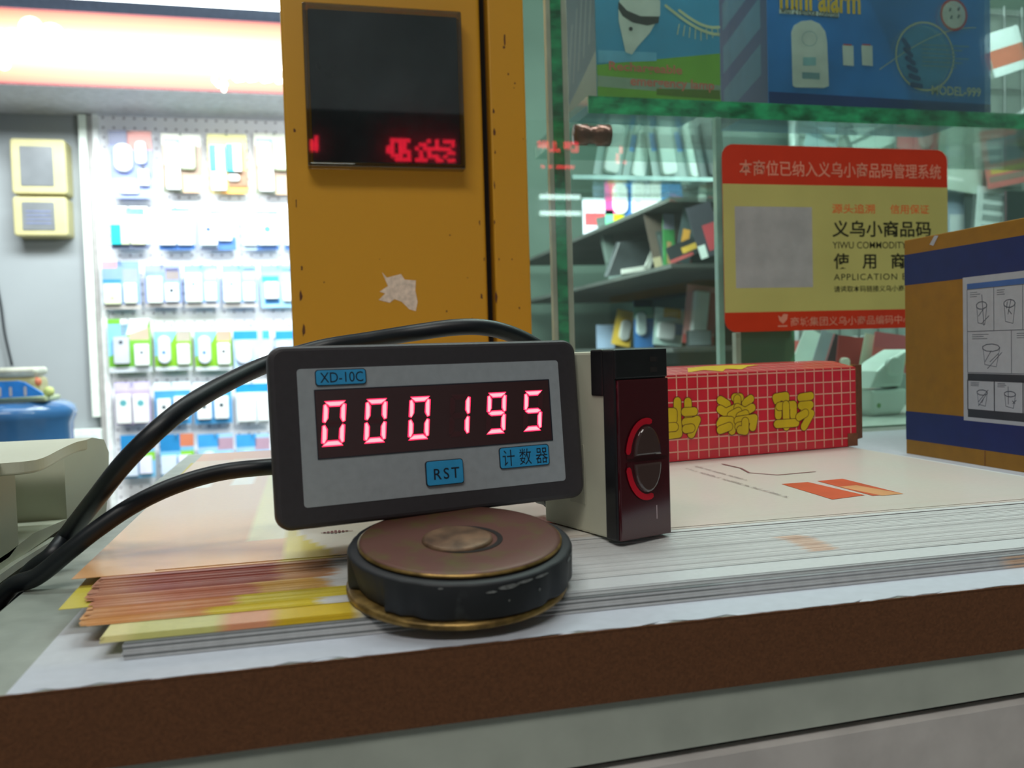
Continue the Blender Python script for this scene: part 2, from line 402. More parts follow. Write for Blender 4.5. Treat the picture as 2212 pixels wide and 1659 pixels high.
# ------------------------------------------------------------------ round magnet
m_ferr = mat('black_ferrite', (32, 35, 39), 0.6, 0.2, 60, bump=0.3, col2=(70, 74, 76), thr=(0.27, 0.36))
m_rust = mat('rusty_plated_steel', (98, 64, 54), 0.5, 0.3, 110, bump=0.35, metal=0.3, col2=(92, 80, 44), thr=(0.32, 0.5))
m_brass = mat('yellowed_zinc', (150, 122, 70), 0.4, 0.3, 200, bump=0.3, metal=0.7)
mg = thing('round_magnet', 'round black speaker magnet with rusty steel plates lying on the front of the leaflet stack', 'magnet', (37.2, 221.8, 18.9), (math.radians(7), 0, 0)); mg.scale = (0.96, 0.96, 0.96)
rn = random.Random(3)
b = MB(); b.lathe([(8, -11.2), (29.6, -11.2), (30.5, -10.8), (30.8, -10.2), (30.7, -2.2), (30.4, -1.6), (29.6, -1.4), (8, -1.4)], m_ferr, 120)
for v in b.bm.verts:
    a = math.atan2(v.co.y, v.co.x)
    if math.hypot(v.co.x, v.co.y) > 28:
        low_ = v.co.z < -6; ch = (max(0, math.sin(a*7+1.4*math.sin(a*3)))**10*0.7 + max(0, math.sin(a*5-0.3))**20*1.0 + max(0, math.sin(a*23+2*math.sin(a*5)))**4*0.2) * (1 if low_ else 0.35) + (2.2 if low_ and -3.0 < a < -2.45 else 0)
        v.co.x *= 1-ch/30; v.co.y *= 1-ch/30
rch = random.Random(4)
for (aa, z0_, L, hh) in ((-1.35, -3.0, 6, 1.3), (-1.2, -2.6, 5, .9), (-1.02, -2.6, 5, .8), (-1.5, -3.8, 3, .6), (-0.55, -3.0, 3.2, 1.3), (-0.45, -2.5, 3, .7), (-1.05, -6.0, .8, .9), (-1.35, -6.6, .5, .6), (-1.9, -2.4, 1.4, .5)):
    t = bmesh.new(); R0 = 30.86; n_ = 10; vs = []
    for k in range(n_):
        q = k/n_*6.283; vs.append(t.verts.new((R0*math.cos(aa+L/2/R0*math.cos(q)), R0*math.sin(aa+L/2/R0*math.cos(q)), z0_+hh/2*math.sin(q)*rch.uniform(.6, 1.2))))
    f_ = t.faces.new(vs); t.normal_update(); b.add(t, mat('pale_chip', (126, 130, 130), 0.7, 0.2, 800))
b.build('ferrite_ring', mg, label='chipped black ring')
b = MB(); b.lathe([(0, -1.4), (26.6, -1.4), (27.5, -1.0), (27.7, -0.5), (27.3, 0), (26.3, 0.15), (18, 0), (17, -0.15), (0, -0.1)], m_rust, 72)
b.lathe([(27.2, -1.3), (27.9, -1.0), (27.95, -0.5), (27.3, -0.1)], m_brass, 72); b.build('top_plate', mg, label='rusty round top plate')
b = MB(); b.T = Matrix.Translation((-1.0, -0.9, 0)); b.lathe([(0, -13.3), (29.2, -13.3), (30.2, -12.9), (30.3, -12), (29.6, -11.2), (0, -11.2)], m_brass, 72); b.build('bottom_plate', mg, label='yellowish bottom plate')
b = MB(); b.T = Matrix.Translation((-1.2, -2.2, 0)); b.lathe([(0, 0.9), (8.6, 0.9), (9.5, 0.5), (9.7, -0.1), (9.7, -0.3)], mat('core_steel', (112, 88, 66), 0.5, 0.3, 150, bump=0.6, metal=0.4), 40)
b.T = Matrix.Translation((0.4, -1.9, 0)); b.lathe([(9.4, -0.02), (10.3, 0.02), (10.9, -0.02)], m_gap, 40); b.build('core', mg, label='raised round steel core')

# ------------------------------------------------------------------ digital counter (panel meter)
m_bez = mat('charcoal_plastic', (54, 51, 55), 0.45, 0.04, 500, bump=0.08)
m_face = mat('grey_face_foil', (156, 163, 169), 0.4, 0.03, 400)
m_win = mat('smoked_red_window', (66, 42, 44), 0.22, 0.05, 20, spec=0.6)
m_seg0 = mat('unlit_segment', (72, 36, 40), 0.4)
m_blue = mat('blue_badge', (50, 156, 212), 0.35, 0.04, 200)
m_blk = mat('black_print', (18, 24, 40), 0.5)
m_ledr = emit('led_red', (255, 40, 84), 2.6, 0.05)
m_ledp = emit('led_core', (255, 168, 176), 1.5, 0.05)
Wx, Wd, Wn = Vector((0.9742, 0.2258, -0.0018)), Vector((0.0178, -0.0851, -0.9962)), Vector((-0.2251, 0.9705, -0.0869))
RM = Matrix((Wx, Wn, -Wd)).transposed()
mt = thing('digital_counter', 'dark grey digital counter with a red 000195 display, propped on the round magnet', 'counter meter', (36.0, 244.6, 45.9))
mt.rotation_euler = RM.to_euler()
b = MB(); b.prism([p for p in rr(-47.3, -24.65, 47.3, 24.65, 4.2, 8)], 0, 3.2, m_bez, 1.4, False); b.build('bezel', mt)
b = MB(); b.rrect(-40.5, -20, 42, 20, 1, 3.2, 27, m_bez, 0); b.rrect(-38, -17, 40, 17, 1, 27, 32, m_blk)
b.build('housing', mt)
b = MB(); b.rrect(-40, -18.9, 40.4, 18.3, 1.0, -0.15, 0.4, m_face); b.build('face_plate', mt, label='grey face plate')
b = MB(); b.rrect(-35.6, -6.2, 36.6, 12.4, 0.3, -0.32, 0, m_win)
b.stroke([(-35.6, 12.4), (36.6, 12.4)], 0.3, -0.34, m_blk, 2); b.stroke([(36.6, 12.4), (36.6, -6.2)], 0.4, -0.34, m_blk, 2)
b.stroke([(-35.6, -6.2), (36.6, -6.2)], 0.25, -0.34, m_blk, 2); b.stroke([(-35.6, 12.4), (-35.6, -6.2)], 0.25, -0.34, m_blk, 2)
wn = b.build('display_window', mt, label='dark smoked red display window')
SEG = {'0': 'abcdef', '1': 'bc', '9': 'abcdfg', '5': 'acdfg'}
def digit(cx, ch):
    w, h, t = 6.0, 12.3, 1.6; z0 = -3.0
    def sh(x, z): return (cx + x + (z-h/2)*0.115, z0+z)
    L, Rr, mid = -w/2, w/2, h/2; g = 0.22
    def hseg(z, flip):
        a = t/2
        if flip == 0: return [(L+g, z), (L+a+g+.3, z+a), (Rr-a-g-.3, z+a), (Rr-g, z), (Rr-a-g-.3, z-a), (L+a+g+.3, z-a)]
        if flip == 1: return [(L+g-.2, z+a), (Rr-g+.2, z+a), (Rr-t-g+.3, z-a), (L+t+g-.3, z-a)]
        return [(L+t+g-.3, z+a), (Rr-t-g+.3, z+a), (Rr-g+.2, z-a), (L+g-.2, z-a)]
    def vseg(x, za, zb, side):
        a = t/2
        return [(x-a, za+(0.3 if side < 0 else t*.8)), (x-a, zb-(0.3 if side < 0 else t*.8)), (x, zb), (x+a, zb-(t*.8 if side < 0 else 0.3)), (x+a, za+(t*.8 if side < 0 else 0.3)), (x, za)]
    S = {'a': hseg(h-t/2, 1), 'g': hseg(mid, 0), 'd': hseg(t/2, 2),
         'f': vseg(L+t/2-.2, mid+g, h-g-.5, -1), 'b': vseg(Rr-t/2+.2, mid+g, h-g-.5, 1), 'e': vseg(L+t/2-.2, g+.5, mid-g, -1), 'c': vseg(Rr-t/2+.2, g+.5, mid-g, 1)}
    b = MB()
    for k, P in S.items():
        q = [sh(*p) for p in P]
        if k not in SEG[ch]: b.flat(q, -0.36, m_seg0); continue
        b.flat(q, -0.38, m_ledr)
        cxm = sum(p[0] for p in q)/len(q); czm = sum(p[1] for p in q)/len(q)
        ln = [(cxm+(p[0]-cxm)*0.80, czm+(p[1]-czm)*0.80) for p in q]
        if k in 'agd': ln = [(cxm+(p[0]-cxm)*0.90, czm+(p[1]-czm)*0.62) for p in q]
        else: ln = [(cxm+(p[0]-cxm)*0.62, czm+(p[1]-czm)*0.92) for p in q]
        b.flat(ln, -0.42, m_ledp)
    b.build('digit', wn, label='lit red digit ' + {'0': 'zero', '1': 'one', '9': 'nine', '5': 'five'}[ch])
for cx, ch in zip((-30.8, -19.0, -6.15, 6.4, 18.2, 30.5), '000195'): digit(cx, ch)
def badge(name, x0, z0, x1, z1, s, lab, raised=False, tb=None, bold=0.0, space=1.0):
    b = MB(); b.rrect(x0, z0, x1, z1, 0.9, -0.5 if not raised else -0.75, 0, m_blk); k = 0.22
    b.rrect(x0+k, z0+k, x1-k, z1-k, 0.75, -0.56 if not raised else -0.9, 0, m_blue, 0.05)
    x0, z0, x1, z1 = tb or (x0+1.1, z0+.8, x1-1.1, z1-.8)
    b.text(s, x0, z0, x1, z1, -0.60 if not raised else -0.95, m_blk, bold, space=space); b.build(name, mt, label=lab)
badge('model_badge', -35.2, 13.5, -21, 17.9, 'XD-10C', 'small blue badge reading XD-10C', tb=(-33.9, 14.3, -21.9, 17.1))
badge('name_badge', 18.2, -13.6, 35.0, -7.2, '计 数 器', 'small blue badge with three Chinese characters', tb=(19.2, -12.9, 34.4, -8.0), bold=0.0)
badge('reset_button', -5.3, -16.5, 6.3, -9.3, 'RST', 'blue reset button reading RST', True, tb=(-3.0, -14.8, 4.9, -11.6), bold=0.008, space=1.25)

# ------------------------------------------------------------------ photoelectric sensor
m_beige = mat('beige_plastic', (196, 196, 176), 0.5, 0.03, 40)
m_bk = mat('black_plastic', (24, 24, 27), 0.4, 0.1, 300)
m_red = mat('dark_red_lens', (66, 14, 24), 0.12, 0.05, 20, coat=0.6)
m_rimglow = mat('bright_red_rim', (190, 16, 40), 0.15, 0.1, 30, coat=0.5)
m_lens = mat('smoked_lens', (70, 50, 48), 0.06, 0.05, 10, coat=0.8)
sn = thing('photoelectric_sensor', 'upright beige photoelectric sensor with a dark red lens front, right of the digital counter', 'sensor', (97.8, 243.0, 9.25))
SX, SN = Vector((0.949, 0.314, 0)), Vector((-0.314, 0.949, 0)); sn.rotation_euler = Matrix((SX, SN, Vector((0, 0, 1)))).transposed().to_euler()
HH = 57.6; HW = 10.2
b = MB(); b.box((-HW+.4, 5.5, 0.2), (HW-.4, 40, HH-.6), m_beige, 0.8)
b.box((-HW+.25, 17, 9), (-HW+.6, 25, 28), mat('beige_recess', (178, 178, 160), 0.6), 0.1); b.build('body', sn, label='beige body')
b = MB(); b.box((-HW, 0.6, 0), (HW, 6.2, HH), m_bk, 0.6); b.box((-HW-.05, 6, HH-14), (HW, 12, HH+.1), m_bk, 0.5)
b.box((-HW, -0.1, HH-8.8), (HW, 1, HH), m_bk, 0.5)
for z in (HH-3.2, HH-6.4): b.box((3.2, -0.2, z-.8), (6.0, 0.1, z+.8), m_gap)
b.build('front_frame', sn, label='black front frame')
b = MB(); b.box((-HW+.6, -0.5, 0.2), (HW-.1, 0.9, HH-9.1), m_red, 0.35); cov = b.build('lens_cover', sn, label='dark red lens cover')
def dshape(cz, up, r, w):
    o = []
    for k in range(17):
        a = math.pi*k/16; o.append((w*math.cos(a), cz+(1 if up else -1)*r*math.sin(a)))
    return o
for cz, up in ((24.8, True), (23.6, False)):
    b = MB(); r, w = (11.2, 7.1)
    b.T = Matrix.Translation((0.6, 0, 0))
    b.prism(dshape(cz, up, r, w+.6), -0.9, -0.3, m_rimglow if False else m_red)
    q = dshape(cz, up, r-.2, w+.2); arc = [p for p in q if p[0] < 1.5 and abs(p[1]-cz) > 0.6] if up else [p for p in q if p[0] < 1.5 and abs(p[1]-cz) > 0.6]
    b.stroke(arc, 1.9, -0.95, m_rimglow, 3)  # red glow on the rim's left side, painted as a bright stroke
    b.prism(dshape(cz+(.6 if up else -.6), up, r-2.4, w-1.9), -1.9, -0.5, m_lens, 0.7); b.build('lens', sn, label='D shaped smoked lens with a bright red rim')
b = MB(); b.stroke([(4.4, 5.5), (4.4, 9.5)], 0.3, -0.53, mat('white_tick', (190, 170, 176), 0.4)); b.build('mark', sn)
b = MB(); b.T = Matrix.Translation((-4, 40, 8)) @ Matrix.Rotation(math.radians(-90), 4, 'X'); b.lathe([(0, 0), (5, 0), (5, 4), (4.2, 4.2), (4.2, 11), (3, 12), (0, 12)], m_bk, 24)
b.build('cable_gland', sn, label='black cable gland at the back')

# ------------------------------------------------------------------ cables
m_cab = mat('black_rubber_cable', (15, 21, 28), 0.42, 0.1, 200, bump=0.05)
def dp(px, py, d): r = ray(px, py); return EYE + r*(d/ r.dot(_F))
low = [dp(760, 1000, 318), dp(660, 1005, 300), dp(590, 1008, 282), dp(480, 1020, 275), dp(380, 1048, 268), dp(290, 1090, 262), dp(210, 1143, 258), dp(150, 1190, 256), Vector((-81, 279, 4.4)), Vector((-89.5, 281, 0.8)), Vector((-94.8, 282, -10)), Vector((-96, 282, -45)), Vector((-96, 283, -220))]
b = MB(); b.tube(smoothpath([tuple(p) for p in low]), 2.75, m_cab); tag(b.build('power_cable', loc=(0, 0, 0)), 'black rubber cable, the lower one, leaving the left side of the digital counter', 'cable')
up = [dp(1195, 800, 330), dp(1168, 756, 316), dp(1110, 724, 308), dp(1050, 708, 302), dp(985, 707, 298), dp(900, 718, 296), dp(800, 734, 300), dp(690, 752, 303), dp(577, 787, 292), dp(480, 832, 274), dp(400, 880, 260), dp(330, 938, 252), dp(265, 1004, 252), dp(205, 1080, 262), dp(150, 1150, 280), Vector((-82.5, 300, 6.2)), Vector((-91, 303, -1)), Vector((-96, 303, -16)), Vector((-97, 303, -50)), Vector((-97.5, 303, -220))]
b = MB(); b.tube(smoothpath([tuple(p) for p in up]), 2.95, m_cab); tag(b.build('sensor_cable', loc=(0, 0, 0)), 'black rubber cable, the upper one, arching over the top of the digital counter', 'cable')

# ------------------------------------------------------------------ red box lying on the leaflets
m_rb = mat('red_box_card', (206, 34, 52), 0.3, 0.05, 90, coat=0.35, bump=0.15); m_line = mat('pale_grid_ink', (232, 168, 146), 0.4)
m_yel = mat('yellow_lettering', (206, 176, 20), 0.4); m_brn = mat('brown_outline', (84, 40, 16), 0.5); m_kraft = mat('brown_card', (120, 74, 48), 0.8, 0.1, 200)
ang = math.atan2(411.3-394.8, 289.9-173.6)
rb = thing('red_box', 'red card box with a pale grid and upside-down yellow Chinese lettering, lying on the leaflets', 'box', (289.9, 411.3, 9.6), (0, 0, ang))
BL, BH, BD = 196, 43, 42
b = MB(); t = bmesh.new(); 
prof = [(0, 0), (BD, 0), (BD, BH), (BD*.75, BH+3.5), (BD*.4, BH+3.2), (0, BH)]
b.T = Matrix.Rotation(math.radians(-90), 4, 'Z') @ Matrix.Identity(4)
b.T = Matrix(((0, 1, 0, 0), (1, 0, 0, 0), (0, 0, 1, 0), (0, 0, 0, 1)))
b.prism([(p[0], p[1]) for p in prof], -BL, 0, m_rb)
b.build('carton', rb)
b = MB()
GX = 6.1
for k in range(int(BL/GX)):
    x = -3.8-k*GX; b.stroke([(x, 0.8), (x, BH)], 0.6, -0.12, m_line, 2)
for k in range(7): z = 4.6+k*6.2; b.stroke([(-BL, z), (-0.6, z)], 0.6, -0.12, m_line, 2)
b.T = Matrix(((1, 0, 0, 0), (0, 0, 1, 0), (0, 1, 0, BH+0.35), (0, 0, 0, 1)))
b.T = Matrix.Translation((0, 0, BH)) @ Matrix.Rotation(math.atan2(3.2, BD*.4), 4, 'X') @ Matrix(((1, 0, 0, 0), (0, 0, 1, 0), (0, -1, 0, 0), (0, 0, 0, 1)))
for k in range(int(BL/GX)): x = -3.8-k*GX; b.stroke([(x, 0), (x-2.5, 17)], 0.45, -0.12, m_line, 2)
for k in range(3): b.stroke([(-BL, 3+k*6), (-0.6, 3+k*6)], 0.45, -0.12, m_line, 2)
st = [(-62, 12), (-70, 6), (-78, 9), (-84, 3), (-92, 8), (-104, 4), (-98, 14), (-84, 17), (-70, 17), (-52, 15)]
b.flat(st, -0.2, m_yel)
b.build('grid_print', rb, label='pale grid lines')
# characters traced as fat rounded strokes, coordinates in pixels of the photograph, carried onto the box face
fo, fx, fn = Vector((289.9, 411.3, 9.6)), Vector((math.cos(ang), math.sin(ang), 0)), Vector((-math.sin(ang), math.cos(ang), 0))
def onbox(px, py):
    d = ray(px, py); t = (fo-EYE).dot(fn)/d.dot(fn); q = EYE+d*t-fo; return (q.dot(fx), q.z)
def zc(p): return onbox(1420+p[0]/5.53, 820+p[1]/5.53)
CH = [   # rotated characters as they lie on the box, one list of pen lines each
 [[(1425, 255), (1410, 215), (1530, 195), (1530, 300)], [(1440, 330), (1440, 430)], [(1450, 320), (1620, 300), (1620, 430)], [(1530, 300), (1535, 560)], [(1425, 530), (1650, 515)],
  [(1705, 215), (1825, 195)], [(1710, 310), (1820, 300), (1740, 385), (1830, 405), (1745, 560)], [(1685, 445), (1760, 400)]],
 [[(750, 245), (830, 295)], [(1110, 230), (1045, 280)], [(920, 215), (985, 215)], [(950, 230), (950, 345)], [(745, 355), (810, 395), (930, 340)], [(950, 335), (1040, 385), (1125, 335)], [(870, 430), (960, 380)], [(975, 440), (1045, 410)],
  [(740, 530), (760, 490), (870, 490), (885, 610)], [(745, 600), (850, 560)], [(950, 490), (1150, 460), (1130, 565)], [(960, 560), (1040, 540)], [(1040, 500), (1040, 610), (980, 600)]],
 [[(235, 260), (235, 470), (250, 645), (130, 660)], [(360, 265), (365, 400), (370, 520)], [(325, 385), (435, 380)], [(330, 510), (430, 500), (470, 480), (400, 650)], [(335, 590), (400, 580)],
  [(130, 390), (185, 390), (185, 480), (120, 480)], [(130, 570), (200, 565)]],
]
for chs in CH:
    b = MB()
    for i_, s in enumerate(chs): b.stroke([zc(p) for p in s], 4.9, -0.30-0.03*i_, m_brn, 8); b.stroke([zc(p) for p in s], 4.2, -0.315-0.03*i_, m_yel, 8)
    b.build('lettering', rb, label='yellow outlined Chinese character')
b = MB(); b.T = Matrix.Translation((0, 2, 0)) @ Matrix.Rotation(math.radians(-62), 4, 'Z'); b.box((0, 0, 3), (0.8, 12, BH+1), m_kraft); b.T = Matrix.Identity(4)
b.box((0.05, 0.2, 0.5), (0.6, BD-.5, BH-.5), m_kraft); b.box((-6, -0.5, 0), (0.6, 0.2, 7), m_kraft); b.build('end_flap', rb, label='open brown card end flap')

# ------------------------------------------------------------------ yellow and blue box on the right
m_yb = mat('ochre_box_card', (150, 104, 12), 0.55, 0.05, 120); m_nb = mat('navy_box_ink', (18, 34, 96), 0.5, 0.05, 100)
m_wh = mat('white_label_paper', (172, 174, 182), 0.5, 0.02, 200); m_lb = mat('label_blue_ink', (60, 96, 160), 0.5); m_gk = mat('label_grey_ink', (92, 96, 108), 0.5); m_dkk = mat('label_dark_ink', (44, 48, 58), 0.5)
yb = thing('yellow_box', 'yellow and navy carton with a white instruction panel at the right counter end', 'box', (338, 432.6, 0.1))
YH, YL, YW = 124, 230, 120
b = MB(); b.box((0, -YL, 0), (YW, 0, YH), m_yb, 0.6); b.build('carton', yb)
SIDE = Matrix(((0, 1, 0, 0), (-1, 0, 0, 0), (0, 0, 1, 0), (0, 0, 0, 1)))      # art x -> -Y, art facing -X
def yl(px, py): p = on_x(px, py, 338); return (432.6-p.y, p.z-0.1)
b = MB(); b.T = SIDE
b.flat([yl(1953, 548), (YL-.5, 117), (YL-.5, 87), yl(1953, 612)], -0.06, m_nb) if False else b.flat([(0.1, 115.5), (YL-.5, 115.5), (YL-.5, 98), (0.1, 98)], -0.06, m_nb)
b.flat([(0.1, 25), (YL-.5, 25), (YL-.5, 8.5), (0.1, 8.5)], -0.06, m_nb)
b.T = Matrix.Identity(4); b.flat([(0.1, 115.5), (YW-.1, 115.5), (YW-.1, 98), (0.1, 98)], -YL-.06, m_nb)
b.build('navy_band', yb, label='navy blue printed bands')
x0, z1 = yl(2080, 597); x0b, z0 = yl(2080, 893); 
b = MB(); b.T = SIDE
b.flat([(x0, 23), (x0+120, 23), (x0+120, 98.5), (x0, 98.5)], -0.1, m_wh)
x0 += 3
b.flat([(x0, 92), (x0+114, 92), (x0+114, 95), (x0, 95)], -0.14, m_lb)
def frame(ax, az, bx, bz, m, w=0.35): b.stroke([(ax, az), (bx, az), (bx, bz), (ax, bz), (ax, az)], w, -0.15, m, 3)
rs = random.Random(8)
def sketch(ax, az, bx, bz):
    w, h = bx-ax, bz-az
    for k in range(3): b.stroke([(ax+w*.12, bz-h*(.08+.05*k)), (ax+w*rs.uniform(.35, .5), bz-h*(.08+.05*k))], 0.3, -0.15, m_gk, 3)
    cx, cz = ax+w*.55, az+h*.6
    b.stroke([(cx+w*.2*math.cos(a*.7), cz+h*.09*math.sin(a*.7)) for a in range(10)], 0.5, -0.15, m_gk, 3)
    b.stroke([(cx-w*.18, cz), (cx-w*.14, az+h*.2), (cx+w*.12, az+h*.15), (cx+w*.2, cz)], 0.3, -0.15, m_gk, 3)
    for k in range(3): b.stroke([(cx+w*rs.uniform(-.2, .2), az+h*rs.uniform(.1, .5)), (cx+w*rs.uniform(-.1, .35), az+h*rs.uniform(.3, .85))], 0.4, -0.15, m_gk, 3)
for k in range(5):
    frame(x0+k*18, 70, x0+k*18+18, 92, m_gk); sketch(x0+k*18, 70, x0+k*18+18, 92)
for k in range(3):
    frame(x0+k*29, 48.5, x0+k*29+29, 70, m_gk); sketch(x0+k*29, 48.5, x0+k*29+29, 70)
b.flat([(x0, 44.5), (x0+114, 44.5), (x0+114, 48), (x0, 48)], -0.14, m_dkk)
for k in range(5):
    frame(x0+k*18, 29, x0+k*18+18, 44.5, m_dkk, 0.6); sketch(x0+k*18, 29, x0+k*18+18, 44.5)
b.flat([(x0, 25), (x0+114, 25), (x0+114, 29), (x0, 29)], -0.14, m_dkk)
b.build('instruction_panel', yb, label='white panel with line drawings in a grid')
b = MB(); b.T = SIDE; b.stroke([(60, 0.5), (60, 8)], 0.5, -0.1, m_kraft, 3); b.build('seam', yb); b = MB(); b.T = SIDE; b.flat([(24, 118), (28, 123), (25, 123.5), (21, 119)], -0.2, m_wh); b.build('wear_mark', yb)

# ------------------------------------------------------------------ yellow post with its window plate
m_post = mat('mustard_paint', (204, 148, 30), 0.42, 0.05, 25, coat=0.1, col2=(70, 40, 22), thr=(0.265, 0.285))
m_acr = pane_mat('clear_acrylic', (252, 248, 236), 0.16)
m_scr = mat('black_display_glass', (62, 73, 81), 0.1, 0.3, 20, coat=1.0, spec=0.9)  # grey of the mirrored wall is put into the base colour
YP = 560
pl, pg0, pg1, prr = on_y(618, 370, YP).x, on_y(1046, 370, YP).x, on_y(1063, 370, YP).x, on_y(1140, 370, YP).x
ps = thing('yellow_post', 'scratched mustard yellow post with a dark vertical groove, behind the digital counter', 'post', (0, YP, 0))
b = MB(); b.box((pl, 0, 0), (pg0, 60, 1895), m_post, 2.5, 3)
rp = random.Random(6); m_chip = mat('chipped_paint', (88, 50, 24), 0.7, 0.2, 500)
def chips(bb, lst):
    for (px, py, ww, hh_) in lst:
        p = on_y(px, py, YP); n_ = 8
        bb.flat([(p.x+ww*.15*math.cos(k/n_*6.283)*rp.uniform(.5, 1.3), p.z+hh_*.15*math.sin(k/n_*6.283)*rp.uniform(.5, 1.3)) for k in range(n_)], -0.06, m_chip)
chips(b, [(636, 282, 6, 9), (652, 580, 5, 12), (650, 640, 6, 22), (656, 715, 7, 30), (1040, 640, 6, 14), (1046, 560, 3, 8), (1020, 690, 5, 6), (700, 610, 3, 4), (972, 508, 5, 3), (965, 672, 6, 5), (640, 440, 3, 20), (1036, 480, 3, 14), (820, 560, 3, 2), (1010, 600, 4, 3)])
b.build('wide_plate', ps)
b = MB(); b.box((pg1, 0, 0), (prr, 60, 1895), m_post, 1.2, 2); chips(b, [(1090, 85, 5, 30), (1088, 102, 7, 8), (1066, 240, 6, 10), (1068, 285, 6, 16), (1070, 330, 4, 10), (1112, 180, 4, 5), (1098, 160, 4, 5), (1110, 190, 3, 3), (1068, 400, 3, 16), (1072, 640, 6, 26), (1078, 560, 3, 6), (1068, 480, 3, 10), (1122, 665, 4, 6), (1106, 560, 4, 3), (1130, 300, 3, 3), (1074, 700, 5, 12)]); b.build('narrow_plate', ps)
b = MB(); b.box((pg0-1, 12, 0), (pg1+1, 58, 1895), m_gap); b.build('groove', ps, label='dark groove')
TL, BR_ = on_y(652, 18, YP), on_y(1000, 372, YP)
dm = thing('display_module', 'square dark display panel in a clear plastic case on the yellow post', 'display', ((TL.x+BR_.x)/2, YP, (TL.z+BR_.z)/2))
hw, hh = (BR_.x-TL.x)/2, (TL.z-BR_.z)/2
b = MB(); b.rrect(-hw+3.2, -hh+3.2, hw-2.4, hh-2.6, 1.0, -7.5, -0.4, m_scr, 0.4)
b.build('screen', dm, label='dark reflective screen')
b = MB()
for (ax, az, bx, bz) in ((-hw, -hh, -hw+2.2, hh), (hw-1.8, -hh, hw, hh), (-hw, hh-1.8, hw, hh), (-hw, -hh, hw, -hh+2.2)): b.box((ax, -10, az), (bx, -0.2, bz), m_acr, 0.5)
b.rrect(-hw, -hh, hw, hh, 1.5, -11.2, -10.1, pane_mat('case_front', (225, 228, 226), 0.05), 0.5)
b.build('clear_case', dm, label='clear plastic case')
sp = [(825, 588), (836, 600), (866, 592), (874, 604), (898, 606), (897, 628), (902, 652), (898, 672), (884, 668), (868, 652), (852, 646), (842, 654), (818, 648), (832, 634), (820, 630), (838, 618)]
c0 = on_y(860, 632, YP)
b = MB(); b.prism([(on_y(x, y, YP).x-c0.x, on_y(x, y, YP).z-c0.z) for x, y in sp], -0.35, -0.05, mat('torn_white_paper', (222, 204, 188), 0.8, 0.1, 300, bump=0.3))
tag(b.build('paper_scrap', loc=(c0.x, YP, c0.z)), 'torn scrap of white paper stuck on the yellow post', 'paper scrap')

# ------------------------------------------------------------------ glass showcase behind the counter
YG = 566
m_pane = pane_mat('case_glass', (240, 250, 246), 0.035, 0.01, 0.03)
m_edge = mat('green_glass_edge', (64, 222, 150), 0.15, 0.35, 60, coat=0.6, col2=(22, 110, 72), thr=(0.35, 0.7), stretch=(1, 1, 2))
m_sil = mat('pinkish_sealant', (240, 216, 206), 0.5, 0.1, 40)
m_brt = mat('polished_glass_edge', (190, 222, 216), 0.12, 0.15, 30, coat=0.8)
gc = thing('glass_showcase', 'glass showcase with green glass edges behind the counter, right of the yellow post', 'showcase', (0, YG, 0))
b = MB(); b.box((prr+0.5, 0, 0.5), (895, 3, 640), m_pane); b.build('front_pane', gc)
e0, e1, e2, e3 = (on_y(px, 300, YG+3).x for px in (1186, 1196, 1219, 1231))
b = MB(); b.box((e0, 3.2, 0.5), (e1, 9, 640), m_sil, 0.5); b.box((e2, 3.2, 0.5), (e3, 9, 640), m_sil, 0.5); b.build('sealant_strip', gc, label='pinkish vertical sealant strip')
b = MB(); b.box((e1+.1, 3.4, 0.5), (e2-.1, 14, 640), m_edge); b.build('green_edge', gc, label='green vertical glass edge')
s0 = on_y(1548, 600, YG+6).x; s1 = on_y(1560, 600, YG+6).x
b = MB(); b.box((s0, 3.2, 0.5), (s1, 9, on_y(1550, 250, YG).z), m_brt, 0.4); b.build('pane_seam', gc, label='bright vertical pane edge')
s0 = on_y(1586, 750, YG+6).x; s1 = on_y(1597, 750, YG+6).x
b = MB(); b.box((s0, 3.2, 0.5), (s1, 9, 75), m_sil, 0.4); b.box((s1+.2, 4, 0.5), (s1+44, 5, 100), pane_mat('green_pane', (120, 190, 160), 0.05, 0.02, 0.2)); b.build('lower_divider', gc)
b = MB(); b.box((prr+0.5, 3.2, 0.2), (895, 230, 1.5), m_lam); b.build('case_floor', gc)
# glass shelf
za, zb = on_y(1900, 233, 600).z, on_y(1900, 268, 600).z
sl = on_y(1270, 230, 600).x
b = MB(); b.box((0, 0, 0), (895-sl, 150, za-zb), pane_mat('shelf_glass', (240, 250, 245), 0.05, 0.02, 0.02)); b.box((0, -0.6, 0.2), (895-sl, 0.3, za-zb-.2), m_edge)
tag(b.build('glass_shelf', loc=(sl, 600, zb)), 'thick green-edged glass shelf in the showcase, carrying the two product boxes', 'shelf')
b = MB(); pk = on_y(1265, 293, 590); b.T = Matrix.Translation((0, 0, 0)) @ Matrix.Rotation(math.radians(90), 4, 'Y')
b.lathe([(0, -14), (7, -13), (7.5, -4), (6.2, -3), (6.2, 3), (7.5, 4), (7.5, 13), (0, 14)], mat('copper_clamp', (124, 74, 66), 0.3, 0.15, 60, metal=0.5), 24)
tag(b.build('shelf_clamp', loc=(pk.x+4, 588, pk.z)), 'small reddish brown clamp knob under the left end of the glass shelf', 'clamp')
